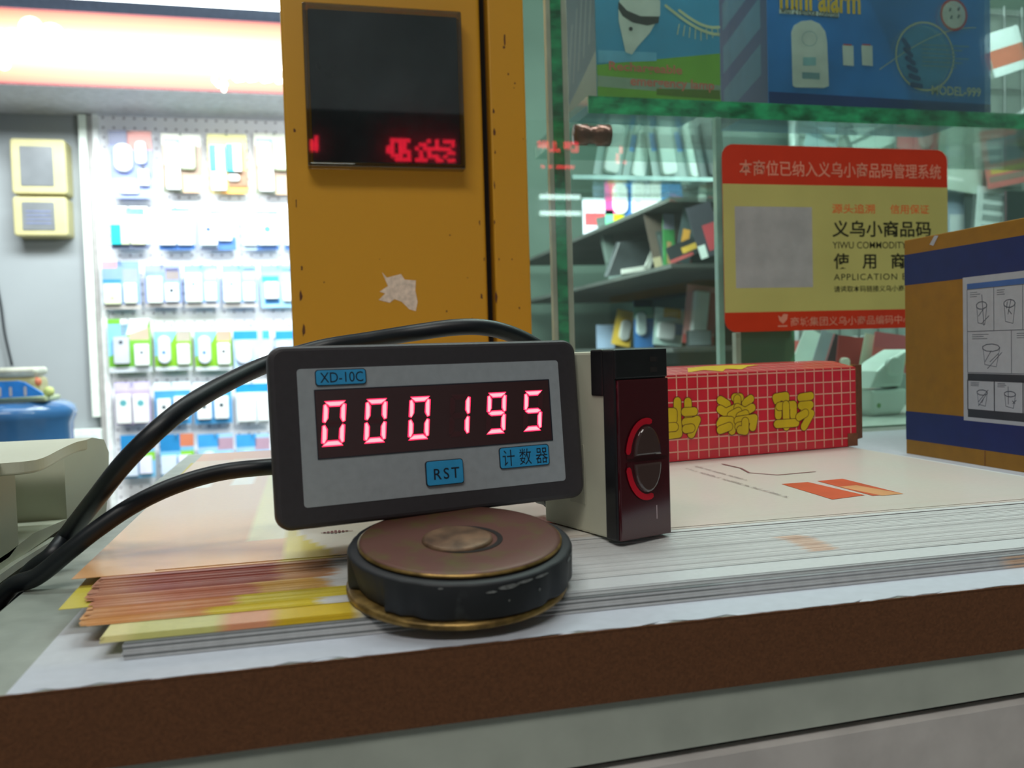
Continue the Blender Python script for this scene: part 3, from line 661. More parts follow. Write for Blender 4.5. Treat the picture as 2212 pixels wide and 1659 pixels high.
# sticker on the glass
S0, S1 = on_y(1558, 310, YG).x, on_y(2045, 340, YG).x; ZT, ZB = on_y(1800, 318, YG).z, on_y(1800, 712, YG).z
sk = thing('glass_sticker', 'red and yellow sticker with Chinese lettering on the showcase glass', 'sticker', (S0, YG, ZB))
w_, h_ = S1-S0, ZT-ZB
m_sr = mat('sticker_red', (208, 58, 32), 0.35, 0.03, 30, coat=0.3); m_sy = mat('sticker_yellow', (200, 196, 118), 0.35, 0.04, 15, coat=0.3); m_sg = mat('sticker_grey', (176, 178, 178), 0.4)
m_so = mat('sticker_orange_ink', (226, 110, 56), 0.4); m_sk = mat('sticker_black_ink', (44, 44, 30), 0.4); m_sp = mat('sticker_pink_ink', (226, 150, 126), 0.4)
b = MB(); b.prism(rr(0, 0, w_, h_, 9), -0.5, -0.1, m_sr)
b.flat([(0.1, h_*0.105), (w_-.1, h_*0.105), (w_-.1, h_*0.79), (0.1, h_*0.79)], -0.55, m_sy); b.build('backing', sk)
def sx(px): return (px-1558)/(2045-1558)*w_
def sz(py): return (713-py)/(713-318)*h_
b = MB(); b.flat([(sx(1582), sz(448)), (sx(1743), sz(448)), (sx(1743), sz(620)), (sx(1582), sz(620))], -0.6, m_sg); b.build('blank_square', sk, label='plain pale grey square')
b = MB()
b.text('本商位已纳入义乌小商品码管理系统', sx(1593), sz(383), sx(2030), sz(350), -0.62, m_sp, 0.012)
b.text('源头追溯', sx(1786), sz(461), sx(1880), sz(440), -0.62, m_so, 0.012); b.text('信用保证', sx(1914), sz(461), sx(2002), sz(440), -0.62, m_so, 0.012)
b.text('义乌小商品码', sx(1786), sz(512), sx(2006), sz(476), -0.62, m_sk, 0.02)
b.text('YIWU COMMODITY', sx(1786), sz(537), sx(1950), sz(522), -0.62, m_sk, 0.004)
b.text('使   用   商', sx(1788), sz(582), sx(1946), sz(547), -0.62, m_sk, 0.02)
b.text('APPLICATION', sx(1788), sz(606), sx(1928), sz(592), -0.62, m_sk, 0.004, space=1.15); b.text('B', sx(1940), sz(606), sx(1950), sz(592), -0.62, m_sk, 0.004)
b.text('请读取本码链接义乌小商品码', sx(1788), sz(632), sx(1972), sz(618), -0.62, m_sk, 0.01)
b.text('商城集团义乌小商品编码中心', sx(1694), sz(704), sx(1960), sz(684), -0.62, m_sp, 0.008)
lx, lz = sx(1677), sz(688)
b.flat([(lx-3.5, lz+3), (lx-1, lz+1.5), (lx+1, lz+4), (lx+4.5, lz+3.5), (lx+3.8, lz), (lx+.5, lz-3.4), (lx-2.5, lz-1)], -0.62, m_sp)
b.stroke([(lx-3.5, lz-5), (lx+3.5, lz-5)], 1.0, -0.62, m_sp); b.build('lettering', sk, label='Chinese and English lettering')

# product boxes on the glass shelf
zs = za+0.2
Yb = 604
def product_box(name, label, px0, px1, D, H, side, T=None):
    x0, x1 = on_y(px0, 200, Yb).x, on_y(px1, 200, Yb).x
    return thing(name, label, 'box', (x0, Yb, zs), (0, 0, side)), x1-x0
m_lbl = mat('sky_blue_card', (66, 150, 196), 0.35, 0.05, 30, coat=0.2); m_grn = mat('grass_green_card', (122, 172, 52), 0.35, 0.06, 30, coat=0.2); m_side1 = mat('teal_side_card', (40, 76, 92), 0.5, 0.12, 20)
lb, lw = product_box('lamp_box', 'sky blue and green box printed Rechargeable emergency lamp, on the glass shelf', 1290, 1562, 60, 110, math.radians(2))
b = MB(); b.box((0, 0, 0), (lw, 70, 120), m_lbl, 0.3); b.build('carton', lb)
def P1(px, py): p = on_y(px, py, Yb); return (p.x-lb.location.x*1000, p.z-zs)
b = MB(); b.flat([(0.2, 0.3), (lw-.2, 0.3), (lw-.2, P1(1560, 112)[1]), (0.2, P1(1292, 140)[1])], -0.1, m_grn)
b.flat([(0.2, 8), (lw-.2, 6), (lw-.2, 14), (0.2, 16)], -0.12, mat('grey_green_band', (150, 166, 146), 0.4))
b.flat([P1(1292, 108), P1(1420, 112), P1(1420, 130), P1(1292, 136)], -0.13, mat('pale_blue_ink', (110, 176, 214), 0.4))
b.flat([P1(1420, 190), P1(1560, 192), P1(1560, 212), P1(1420, 204)], -0.13, mat('olive_ink', (96, 116, 24), 0.4)); b.build('background_print', lb)
m_wi = mat('white_ink', (206, 206, 200), 0.4); m_cr = mat('cream_ink', (196, 196, 160), 0.4); m_bki = mat('black_ink', (52, 48, 48), 0.4); m_ri = mat('salmon_ink', (216, 110, 92), 0.4)
b = MB(); b.prism([P1(*p) for p in ((1336, 10), (1345, -22), (1400, -30), (1428, 0), (1428, 30), (1405, 70), (1378, 100), (1366, 117), (1352, 112), (1345, 80), (1337, 45))], -0.3, -0.05, m_wi)
b.flat([P1(*p) for p in ((1336, 2), (1355, 22), (1385, 34), (1426, 34), (1424, 48), (1400, 54), (1368, 48), (1345, 34), (1336, 18))], -0.35, m_bki)
c = P1(1363, 62); b.stroke([c, (c[0]+.2, c[1]+.2)], 3, -0.4, m_bki); b.build('bulb_print', lb, label='picture of a white lamp bulb')
b = MB(); b.stroke([P1(1440+k*9, 10+62*math.sin(min(1, k/12)*1.35)) for k in range(0, 14)], 2.2, -0.15, m_cr, 3); b.stroke([P1(1470+k*8, 20+36*math.sin(k/8*1.3)) for k in range(0, 12)], 2.2, -0.15, m_cr, 3)
for k in range(8):
    a, c_ = P1(1470+k*12, 62-abs(k-4)*3), P1(1466+k*13, 84-abs(k-4)*3); b.stroke([a, c_], 0.8, -0.15, m_cr, 3)
b.text('Rechargeable', *P1(1316, 157), *P1(1476, 140), -0.2, m_ri, 0.02); b.text('emergency lamp', *P1(1363, 190), *P1(1547, 172), -0.2, m_ri, 0.02)
b.build('lettering', lb, label='salmon red lettering')
b = MB(); b.T = Matrix.Translation((0, 0, 0)); b.T = Matrix(((0, 1, 0, 0), (-1, 0, 0, 70), (0, 0, 1, 0), (0, 0, 0, 1)))
b.flat([(0.3, 0.3), (69.7, 0.3), (69.7, 119), (0.3, 119)], -0.1, m_side1); b.flat([(0.3, 0.3), (69.7, 0.3), (69.7, 34), (0.3, 8)], -0.15, mat('olive_side', (70, 90, 50), 0.4))
for k in range(5): b.stroke([(8+k*12, 20+k*6), (20+k*12, 70+k*8)], 2, -0.18, mat('grey_side_ink', (84, 104, 104), 0.4), 3)
b.build('side_print', lb)
m_rblue = mat('royal_blue_card', (46, 118, 196), 0.3, 0.15, 12, coat=0.25); m_db = mat('deep_blue_card', (30, 52, 120), 0.35, 0.1, 20); m_gi = mat('grey_blue_ink', (120, 150, 160), 0.4)
ab, aw = product_box('alarm_box', 'royal blue box of a mini alarm with two remote controls, on the glass shelf', 1660, 2140, 60, 150, 0)
b = MB(); b.box((0, 0, 0), (aw, 80, 130), m_rblue, 0.3); b.build('carton', ab)
def P2(px, py): p = on_y(px, py, Yb); return (p.x-ab.location.x*1000, p.z-zs)
b = MB(); b.flat([(0.2, 0.3), (aw-.2, 0.3), (aw-.2, 7.5), (0.2, 10)], -0.1, m_db)
b.prism([P2(*p) for p in ((1712, 185), (1709, 70), (1715, 55), (1730, 46), (1752, 44), (1770, 52), (1782, 68), (1786, 90), (1790, 186), (1780, 190), (1718, 189))], -0.4, -0.05, m_wi)
b.flat([P2(*p) for p in ((1732, 156), (1770, 158), (1770, 172), (1732, 170))], -0.45, m_gi); b.flat([P2(*p) for p in ((1734, 124), (1762, 124), (1762, 142), (1734, 142))], -0.45, mat('pale_teal_ink', (140, 180, 186), 0.4))
b.stroke([P2(1748+16*math.cos(k/3), 84+16*math.sin(k/3)) for k in range(20)], 0.4, -0.45, m_gi, 3)
for x in (1819, 1860):
    b.flat([P2(*p) for p in ((x, 98), (x+24, 99), (x+25, 143), (x+2, 141))], -0.3, m_wi); b.flat([P2(*p) for p in ((x+2, 95), (x+20, 96), (x+20, 99), (x+2, 98))], -0.32, mat('red_ink', (190, 40, 50), 0.4))
b.build('device_print', ab, label='picture of a white alarm and two remotes')
b = MB(); cx_, cz_ = P2(1998, 122); R1 = 25
b.flat([(cx_+R1*math.cos(k/24*6.283), cz_+R1*math.sin(k/24*6.283)) for k in range(24)], -0.15, mat('globe_blue_ink', (72, 140, 186), 0.4, 0.2, 30))
b.stroke([(cx_+R1*1.08*math.cos(k/30*6.283), cz_+R1*1.08*math.sin(k/30*6.283)) for k in range(31)], 1.6, -0.2, m_cr, 3)
for k in range(6): b.stroke([(cx_-R1*.8+k*1.5, cz_+12-k*7), (cx_-R1*.6+k*2.2, cz_+6-k*6)], 4, -0.22, m_db, 4)
for k in range(6): b.stroke([P2(1992, 97+k*9), P2(2092-(k % 3)*14, 101+k*9)], 1.0, -0.26, m_gi, 3)
rx, rz_ = P2(2060, 32)
b.flat([(rx+13*math.cos(k/24*6.283), rz_+13*math.sin(k/24*6.283)) for k in range(24)], -0.3, mat('red_ink', (190, 40, 50), 0.4)); b.flat([(rx+11*math.cos(k/24*6.283), rz_+11*math.sin(k/24*6.283)) for k in range(24)], -0.34, m_wi)
for dx, dz in ((-4, 3), (4, 4), (-3, -3), (4, -2)): b.stroke([(rx+dx, rz_+dz), (rx+dx+1, rz_+dz+1.5)], 2, -0.38, m_gk, 4)
b.stroke([P2(1900+k*16, 150-90*math.sin(k/8)) for k in range(14)], 0.6, -0.2, m_cr, 3)
b.build('globe_print', ab, label='picture of a pale blue globe')
b = MB(); m_yi = mat('yellow_ink', (226, 178, 40), 0.4)
b.text('mini alarm', *P2(1684, 20), *P2(1858, -28), -0.3, m_yi, 0.03); b.flat([P2(*p) for p in ((1683, 20), (1812, 28), (1812, 37), (1683, 29))], -0.2, m_wi)
b.text('with 2 remote controls', *P2(1686, 30), *P2(1810, 22), -0.35, m_bki, 0.01, rot=-0.02); b.text('MODEL-999', *P2(2012, 205), *P2(2118, 190), -0.35, m_cr, 0.02)
b.build('lettering', ab, label='yellow and pale lettering')
b = MB(); b.T = Matrix(((0, 1, 0, 0), (-1, 0, 0, 80), (0, 0, 1, 0), (0, 0, 0, 1)))
b.flat([(0.3, 0.3), (79.7, 0.3), (79.7, 129), (0.3, 129)], -0.1, mat('night_blue_card', (16, 30, 76), 0.5, 0.1, 20))
m_tl = mat('teal_window_ink', (46, 84, 102), 0.5)
for k in range(3): b.flat([(8, 10+k*36), (70, 26+k*36), (70, 50+k*36), (8, 32+k*36)], -0.15, m_tl)
b.build('side_print', ab)
# silver box side next to it, right end of the case
m_dkp = mat('dark_device_plastic', (52, 56, 58), 0.25, 0.15, 30, coat=0.3)

# ------------------------------------------------------------------ goods in blister packs
m_blis = pane_mat('blister_film', (246, 250, 250), 0.05, 0.08, 0.04)
_pm = {}
def cm(c, coat=0.15, rough=0.4): return mat('pack_%02x%02x%02x' % tuple(int(v) for v in c), c, rough, 0.05, 25, coat=coat)
WHT = (226, 230, 232); CRM = (214, 222, 190)
def pack(label, x, y, z, w, h, style, rz=0.0, rx=0.0, ry=0.0, group=None, name='blister_pack', cat='blister pack', hook=False):
    """card with printed fields, goods standing proud of it; all rectangles are fractions of the card"""
    o = thing(name, label, cat, (x, y, z), (rx, ry, rz), group)
    b = MB(); b.rrect(-w/2, -h/2, w/2, h/2, w*.03, 0, 0.9, cm(style['card']))
    for (x0, z0, x1, z1, c) in style.get('fields', ()):
        b.flat([((x0-.5)*w, (z0-.5)*h), ((x1-.5)*w, (z0-.5)*h), ((x1-.5)*w, (z1-.5)*h), ((x0-.5)*w, (z1-.5)*h)], -0.1, cm(c))
    for (pts, c) in style.get('polys', ()): b.flat([((p[0]-.5)*w, (p[1]-.5)*h) for p in pts], -0.2, cm(c))
    b.build('card', o)
    for (x0, z0, x1, z1, r, c, dep, dot) in style.get('goods', ()):
        b = MB(); D = dep*w; R = min(abs(x1-x0)*w, abs(z1-z0)*h)*r
        b.rrect((x0-.5)*w, (z0-.5)*h, (x1-.5)*w, (z1-.5)*h, R, -D, -0.3, cm(c), min(R*.5, D*.3)+.2)
        if dot:
            cx, cz = ((x0+x1)/2-.5)*w, ((z0*(1-dot[1])+z1*dot[1])-.5)*h; rr_ = dot[0]*w
            b.flat([(cx+rr_*math.cos(k/12*6.283), cz+rr_*math.sin(k/12*6.283)) for k in range(12)], -D-.15, cm(dot[2]))
        b.build('device', o)
    if hook:
        b = MB(); b.tube([(0, 26, h/2-2), (0, -8, h/2-4), (0, -14, h/2)], 1.6, mat('chrome_hook', (190, 196, 200), 0.2, 0.05, 50, metal=0.9), 8); b.build('hook', o)
    return o
BLU, SKY, GRS, TEAL = (70, 120, 196), (130, 196, 236), (122, 178, 40), (20, 170, 190)
ST = {
 'alarm': dict(card=(120, 134, 196), fields=[(0, .78, .45, 1, (86, 92, 130)), (.42, .72, 1, 1, (196, 116, 108)), (0, 0, 1, .3, (150, 164, 226))],
               goods=[(.12, .38, .55, .8, .45, WHT, .16, None), (.62, .5, .88, .84, .4, WHT, .14, None), (.68, .18, .92, .42, .1, WHT, .14, (.05, 1.1, (60, 66, 80))), (.22, .06, .66, .24, .2, WHT, .1, None)]),
 'brown': dict(card=(150, 126, 108), fields=[(0, .8, 1, 1, (206, 206, 190)), (.5, 0, 1, .3, (196, 160, 132)), (0, .0, .5, .1, (110, 116, 96))],
               goods=[(.06, .42, .45, .86, .18, (190, 204, 178), .16, None), (.46, .38, .86, .86, .25, (190, 204, 178), .18, None), (.1, .04, .46, .44, .1, WHT, .14, None)], polys=[([(.06, .78), (.45, .74), (.45, .9), (.06, .9)], TEAL)]),
 'amber': dict(card=(214, 190, 110), fields=[(0, .72, 1, 1, (214, 204, 120)), (.3, 0, 1, .14, (236, 170, 74)), (.5, .1, 1, .4, (150, 110, 80))],
               goods=[(.06, .36, .44, .8, .1, (30, 190, 205), .16, None), (.48, .36, .86, .82, .1, (30, 190, 205), .16, None), (.22, .36, .44, .78, .05, WHT, .17, None), (.66, .36, .86, .82, .05, WHT, .17, None), (.08, .04, .46, .36, .1, WHT, .14, None), (.5, .2, .8, .32, .4, WHT, .12, None)]),
 'white_teal': dict(card=(200, 222, 236), fields=[(0, .78, 1, 1, WHT), (.35, .86, .9, .94, (90, 214, 226)), (0, 0, 1, .12, BLU)], goods=[(.04, .1, .5, .68, .08, WHT, .16, None), (.54, .1, .96, .6, .08, WHT, .14, None)], polys=[]),
 'white_teal_l': dict(card=(200, 222, 236), fields=[(0, .78, 1, 1, WHT), (.4, .8, .9, .96, (110, 206, 230)), (0, 0, 1, .12, (110, 120, 150))], goods=[(.02, .1, .28, .56, .06, (20, 200, 210), .16, None), (.29, .1, .5, .6, .06, CRM, .16, None), (.54, .1, .92, .58, .08, (224, 224, 196), .14, None)]),
 'white_blue': dict(card=(190, 214, 240), fields=[(0, .74, 1, 1, WHT), (.3, .84, .9, .9, (90, 214, 226)), (.5, 0, 1, .3, BLU), (0, 0, .5, .06, (90, 100, 130))], goods=[(.02, .1, .5, .7, .08, WHT, .16, (.07, .6, (60, 90, 190))), (.52, .2, .9, .76, .1, WHT, .14, None)]),
 'white_tri': dict(card=(190, 214, 240), fields=[(0, .74, 1, 1, WHT), (.2, .84, 1, .92, (90, 206, 226)), (.4, 0, 1, .1, BLU)], goods=[(.04, .1, .42, .6, .08, WHT, .14, None), (.46, .1, .96, .72, .08, WHT, .17, (.09, .6, (70, 160, 226)))]),
 'blue_cream': dict(card=(128, 158, 210), fields=[(0, .86, .4, 1, (224, 150, 160)), (0, .56, .5, .62, (30, 130, 180)), (.55, .58, .95, .84, (150, 160, 170)), (0, 0, 1, .1, (190, 186, 182))], goods=[(.04, .1, .5, .52, .1, CRM, .14, (.06, .3, (170, 190, 150))), (.58, .12, .92, .54, .1, (226, 232, 214), .13, None)]),
 'violet': dict(card=(128, 150, 214), fields=[(0, .84, 1, 1, (150, 160, 220)), (.58, .64, .96, .92, (150, 140, 140)), (0, 0, 1, .1, (190, 186, 186))], goods=[(.08, .1, .5, .72, .1, (224, 234, 232), .15, None), (.56, .12, .94, .56, .1, (220, 230, 240), .13, (.06, .6, (60, 70, 80)))]),
 'pad': dict(card=(140, 180, 232), fields=[(0, .86, 1, 1, (130, 170, 226)), (.6, .66, .96, .92, (170, 180, 196)), (0, 0, 1, .1, (190, 186, 184))], goods=[(.04, .12, .52, .8, .1, (226, 232, 222), .16, (.05, .62, (70, 130, 140))), (.6, .14, .94, .58, .1, WHT, .13, None)]),
 'aqua': dict(card=(150, 200, 232), fields=[(0, .84, 1, 1, (130, 180, 226)), (.04, .6, .5, .74, (50, 190, 226)), (.1, .08, .5, .2, (30, 110, 170)), (.6, .66, .96, .92, (160, 176, 200))], goods=[(.12, .2, .48, .6, .1, WHT, .14, None), (.6, .14, .96, .58, .1, WHT, .13, None)]),
 'green': dict(card=GRS, fields=[(0, .82, 1, 1, (214, 230, 238)), (0, 0, 1, .08, (206, 216, 222)), (.6, .62, .98, .84, (176, 168, 156))], polys=[([(0, .3), (.35, .45), (.62, .84), (0, .84)], SKY)], goods=[(.1, .14, .44, .74, .48, (214, 222, 234), .17, (.06, .4, (90, 130, 190))), (.62, .12, .96, .56, .1, WHT, .13, None)]),
 'green_dot': dict(card=GRS, fields=[(0, .82, 1, 1, (214, 230, 238)), (0, 0, 1, .08, (206, 216, 222)), (.6, .62, .98, .84, (190, 160, 140))], polys=[([(0, .3), (.35, .45), (.62, .84), (0, .84)], SKY)], goods=[(.1, .14, .44, .74, .48, (214, 222, 234), .17, (.06, .4, (90, 130, 190))), (.62, .12, .96, .58, .1, WHT, .13, (.05, .6, (50, 60, 70)))]),
 'green_grey': dict(card=(112, 182, 60), fields=[(0, 0, 1, .1, (206, 214, 222)), (.5, .6, .96, .84, (190, 170, 150))], polys=[([(0, .3), (.3, .4), (.5, .9), (0, .9)], SKY), ([(.3, .66), (.9, .82), (1, 1), (.3, 1)], WHT)], goods=[(.14, .16, .5, .66, .08, (190, 196, 206), .15, (.05, .8, (60, 70, 80))), (.62, .12, .96, .52, .08, WHT, .14, (.05, .6, (120, 130, 140)))]),
 'soft_blue': dict(card=(176, 206, 236), fields=[(0, .66, .66, .84, (30, 140, 226)), (.8, .66, 1, .84, (60, 160, 230)), (0, .86, 1, 1, (200, 220, 236))], goods=[(.06, .14, .5, .62, .45, (206, 212, 228), .15, None), (.7, .1, .98, .4, .1, WHT, .12, (.05, .4, (60, 60, 90)))]),
 'twin': dict(card=(70, 150, 206), fields=[(0, .8, 1, 1, (214, 230, 236))], goods=[(.08, .12, .46, .62, .1, WHT, .15, (.06, .6, (40, 60, 70))), (.54, .12, .92, .66, .1, WHT, .15, (.06, .6, (40, 60, 70)))]),
 'tall_white': dict(card=(214, 226, 232), fields=[(0, .72, 1, .92, (30, 140, 220))], goods=[(.06, .06, .6, .68, .06, WHT, .15, None), (.66, .06, .98, .6, .06, WHT, .13, None)]),
 'flagred': dict(card=(176, 160, 200), fields=[(0, .8, 1, 1, (200, 190, 230))], polys=[], goods=[(.04, .04, .46, .72, .05, (226, 228, 226), .14, (.1, .7, (90, 160, 170))), (.52, .04, .96, .7, .05, (226, 228, 226), .14, (.1, .7, (90, 160, 170)))]),
 'lower': dict(card=(120, 180, 216), fields=[(0, .6, .6, 1, (40, 130, 190)), (.6, .7, 1, 1, (200, 120, 90)), (.6, .4, 1, .6, (130, 190, 60))], goods=[(.04, .06, .5, .5, .06, (206, 218, 236), .14, None), (.55, .1, .92, .5, .06, (220, 220, 240), .13, None)]),
 'lower_b': dict(card=(150, 190, 226), fields=[(0, .7, .6, 1, (60, 150, 214)), (.56, .62, 1, .9, (170, 140, 160)), (.5, .3, 1, .5, (130, 196, 70))], goods=[(.1, .2, .5, .6, .45, (196, 210, 226), .14, (.07, .5, (80, 120, 180))), (.6, .1, .95, .5, .08, WHT, .13, None)]),
}
YWALL = 2372
# pegboard
m_peg = mat('white_pegboard', (232, 232, 236), 0.5, 0.02, 10)
def peg():
    m = m_peg; nt = m.node_tree; tc = [n for n in nt.nodes if n.type == 'TEX_COORD'][0]; b = nt.nodes['Principled BSDF']
    mp = nt.nodes.new('ShaderNodeMapping'); mp.inputs['Scale'].default_value = (40, 40, 40); nt.links.new(tc.outputs['Object'], mp.inputs[0])
    fr = nt.nodes.new('ShaderNodeVectorMath'); fr.operation = 'FRACTION'; nt.links.new(mp.outputs[0], fr.inputs[0])
    sb = nt.nodes.new('ShaderNodeVectorMath'); sb.operation = 'SUBTRACT'; sb.inputs[1].default_value = (0.5, 0.5, 0.5); nt.links.new(fr.outputs[0], sb.inputs[0])
    ml = nt.nodes.new('ShaderNodeVectorMath'); ml.operation = 'MULTIPLY'; ml.inputs[1].default_value = (1, 0, 1); nt.links.new(sb.outputs[0], ml.inputs[0])
    ln = nt.nodes.new('ShaderNodeVectorMath'); ln.operation = 'LENGTH'; nt.links.new(ml.outputs[0], ln.inputs[0])
    lt = nt.nodes.new('ShaderNodeMath'); lt.operation = 'LESS_THAN'; lt.inputs[1].default_value = 0.13; nt.links.new(ln.outputs['Value'], lt.inputs[0])
    mx = nt.nodes.new('ShaderNodeMix'); mx.data_type = 'RGBA'; mx.inputs[7].default_value = lin((150, 144, 152))
    cr = [n for n in nt.nodes if n.type == 'VALTORGB'][0]
    nt.links.new(lt.outputs[0], mx.inputs[0]); nt.links.new(cr.outputs[0], mx.inputs[6]); nt.links.new(mx.outputs[2], b.inputs['Base Color'])
peg()
pgx = on_y(226, 500, 2390).x
pgt = on_y(400, 245, 2390).z
b = MB(); b.box((pgx, 0, -700), (140, 8, pgt), m_peg); b.box((pgx-14, -14, -700), (pgx, 8, pgt), mat('white_enamel_trim', (226, 230, 230), 0.3))
tag(b.build('pegboard', loc=(0, 2388, 0)), 'white pegboard panel holding rows of doorbell packs on the back wall', 'pegboard')
ROWS = [
 ('top', [(236, 284, 336, 432, 'alarm', 'purple-blue card with a domed white alarm'), (350, 292, 440, 420, 'brown', 'brown card with two grey-green chimes'), (448, 292, 538, 422, 'amber', 'pale yellow card with two teal and white chimes'), (548, 290, 640, 424, 'brown', 'amber-bottomed card with two grey chimes')]),
 ('second', [(240, 448, 326, 540, 'white_teal_l', 'card with a turquoise striped chime'), (342, 446, 424, 542, 'white_teal', 'pale card with two plain white units'), (430, 448, 512, 542, 'white_blue', 'pale card with one blue-dotted white unit'), (520, 450, 604, 542, 'white_tri', 'pale card with a unit marked in light blue'), (612, 450, 690, 542, 'white_teal', 'pale card half hidden by the yellow post')]),
 ('third', [(222, 566, 308, 668, 'blue_cream', 'blue card with a cream unit and a red corner'), (314, 574, 396, 664, 'violet', 'violet-blue card with a black-dotted button'), (398, 574, 476, 664, 'pad', 'blue card with a wide white pad'), (480, 574, 558, 664, 'pad', 'blue card with a blue-dropped white pad'), (562, 574, 644, 664, 'aqua', 'aqua card with a blue-striped unit')]),
 ('fourth', [(234, 690, 332, 802, 'green_grey', 'green card with a square grey unit'), (334, 700, 418, 798, 'green', 'green and sky-blue card with an oval unit'), (420, 700, 504, 798, 'green_dot', 'green card with an oval unit and a dotted button'), (504, 700, 586, 798, 'soft_blue', 'soft blue card with a grey oval unit'), (594, 700, 660, 798, 'soft_blue', 'soft blue card half hidden by the yellow post')]),
 ('fifth', [(250, 826, 330, 914, 'flagred', 'lilac card with two white units marked teal'), (334, 826, 416, 914, 'twin', 'card with white units behind the upper cable'), (420, 826, 504, 912, 'twin', 'blue card with twin black-dotted buttons'), (508, 822, 584, 912, 'tall_white', 'white and blue card with a tall white unit')]),
 ('lowest', [(262, 940, 340, 1028, 'lower', 'blue card with a lilac unit'), (346, 938, 424, 1024, 'lower', 'blue and orange card with two pale units'), (428, 938, 508, 1024, 'lower_b', 'pale blue card with an oval unit'), (510, 938, 586, 1024, 'lower_b', 'pale blue card nearest the digital counter')]),
]
ORD = ['leftmost', 'second from left', 'third from left', 'fourth from left', 'fifth from left']
for rname, row in ROWS:
    for k, (x0, y0, x1, y1, s, d) in enumerate(row):
        a, c = on_y(x0, y0, YWALL-rnd.uniform(0, 8)), on_y(x1, y1, YWALL)
        pack(f'{d}, {ORD[k]}, {rname} pegboard row', (a.x+c.x)/2, YWALL-20, (a.z+c.z)/2, c.x-a.x, a.z-c.z, ST[s], rz=rnd.uniform(-.05, .05), hook=True, group='doorbell packs on the pegboard')

# ------------------------------------------------------------------ bay fittings: sign, lamp, soffit, meters, conduit
YS = 2150
sa, sb_ = on_y(0, 20, YS), on_y(640, 200, YS)
ztop, zbot = on_y(300, 33, YS).z, on_y(300, 192, YS).z
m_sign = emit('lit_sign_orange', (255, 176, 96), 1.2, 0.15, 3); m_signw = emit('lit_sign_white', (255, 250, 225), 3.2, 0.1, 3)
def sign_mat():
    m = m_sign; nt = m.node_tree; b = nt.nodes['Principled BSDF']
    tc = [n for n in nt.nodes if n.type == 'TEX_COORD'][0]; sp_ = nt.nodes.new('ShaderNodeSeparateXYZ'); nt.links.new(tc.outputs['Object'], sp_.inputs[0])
    # whiter middle band painted into the emission, for lamps reflected in the face
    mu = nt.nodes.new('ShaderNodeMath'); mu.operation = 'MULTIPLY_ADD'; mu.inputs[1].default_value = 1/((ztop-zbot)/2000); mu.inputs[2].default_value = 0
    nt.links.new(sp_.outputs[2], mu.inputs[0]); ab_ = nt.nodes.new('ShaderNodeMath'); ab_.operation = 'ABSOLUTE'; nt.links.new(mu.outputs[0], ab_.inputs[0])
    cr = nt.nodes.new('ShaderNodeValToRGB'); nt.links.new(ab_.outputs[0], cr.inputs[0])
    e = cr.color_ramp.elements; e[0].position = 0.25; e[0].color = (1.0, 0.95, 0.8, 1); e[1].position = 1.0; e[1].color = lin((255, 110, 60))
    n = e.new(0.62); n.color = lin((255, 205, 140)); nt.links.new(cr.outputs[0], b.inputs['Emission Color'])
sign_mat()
X_l = -2000; X_r = on_y(760, 100, YS).x
sg = thing('shop_sign', 'long lit orange and white shop sign box over the pegboard bay', 'sign', (0, YS, (ztop+zbot)/2))
b = MB(); hz = (ztop-zbot)/2; b.box((X_l, 0, -hz), (X_r, 80, hz), mat('sign_case', (120, 60, 56), 0.5)); b.build('case', sg)
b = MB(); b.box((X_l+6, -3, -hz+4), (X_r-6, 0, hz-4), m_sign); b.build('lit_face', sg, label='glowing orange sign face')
b = MB(); m_rt = emit('lit_sign_red', (235, 40, 50), 0.8)
b.box((X_l, -4, -hz), (X_r, 0, -hz+4), m_rt); b.box((X_l, -4, hz-4), (X_r, 0, hz), m_rt); b.build('red_rim', sg, label='thin red rim')
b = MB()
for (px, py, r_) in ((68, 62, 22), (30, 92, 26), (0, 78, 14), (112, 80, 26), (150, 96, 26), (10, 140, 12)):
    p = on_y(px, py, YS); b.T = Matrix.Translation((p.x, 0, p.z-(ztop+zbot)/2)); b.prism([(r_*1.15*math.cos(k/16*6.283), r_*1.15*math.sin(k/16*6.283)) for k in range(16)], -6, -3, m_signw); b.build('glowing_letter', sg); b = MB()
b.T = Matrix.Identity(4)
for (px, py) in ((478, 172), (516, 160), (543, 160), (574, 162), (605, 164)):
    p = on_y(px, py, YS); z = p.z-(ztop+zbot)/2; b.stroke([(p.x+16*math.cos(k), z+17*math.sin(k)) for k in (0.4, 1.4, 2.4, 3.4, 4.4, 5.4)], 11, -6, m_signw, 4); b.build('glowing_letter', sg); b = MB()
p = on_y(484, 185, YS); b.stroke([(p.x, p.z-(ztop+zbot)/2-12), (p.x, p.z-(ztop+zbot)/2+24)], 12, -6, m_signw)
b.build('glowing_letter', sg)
za_, zb2 = on_y(400, 192, YS).z, 0
b = MB(); b.box((X_l, YS+80, zbot+2), (X_r, 2398, zbot+30), mat('soffit_grey', (196, 198, 206), 0.6)); o = b.build('trim_1', loc=(0, 0, 0)); struct(o)
b = MB(); b.box((X_l, YS, zbot-1.5), (X_r, 2398, zbot+1.8), mat('soffit_grey', (196, 198, 206), 0.6)); o = b.build('trim_2', loc=(0, 0, 0)); struct(o)
p0, p1 = on_y(0, 232, 2396), on_y(166, 240, 2396)
b = MB(); b.box((X_l, 2388, p1.z-7), (p1.x, 2398, p1.z+10), mat('red_trim_paint', (170, 50, 40), 0.5)); struct(b.build('trim_3', loc=(0, 0, 0)))
tz = on_y(400, 0, 2140).z
b = MB(); b.T = Matrix.Rotation(math.radians(90), 4, 'Y'); b.lathe([(0, -850), (17, -850), (17, 850), (0, 850)], emit('lamp_tube_white', (240, 250, 255), 7, 0.02), 20)
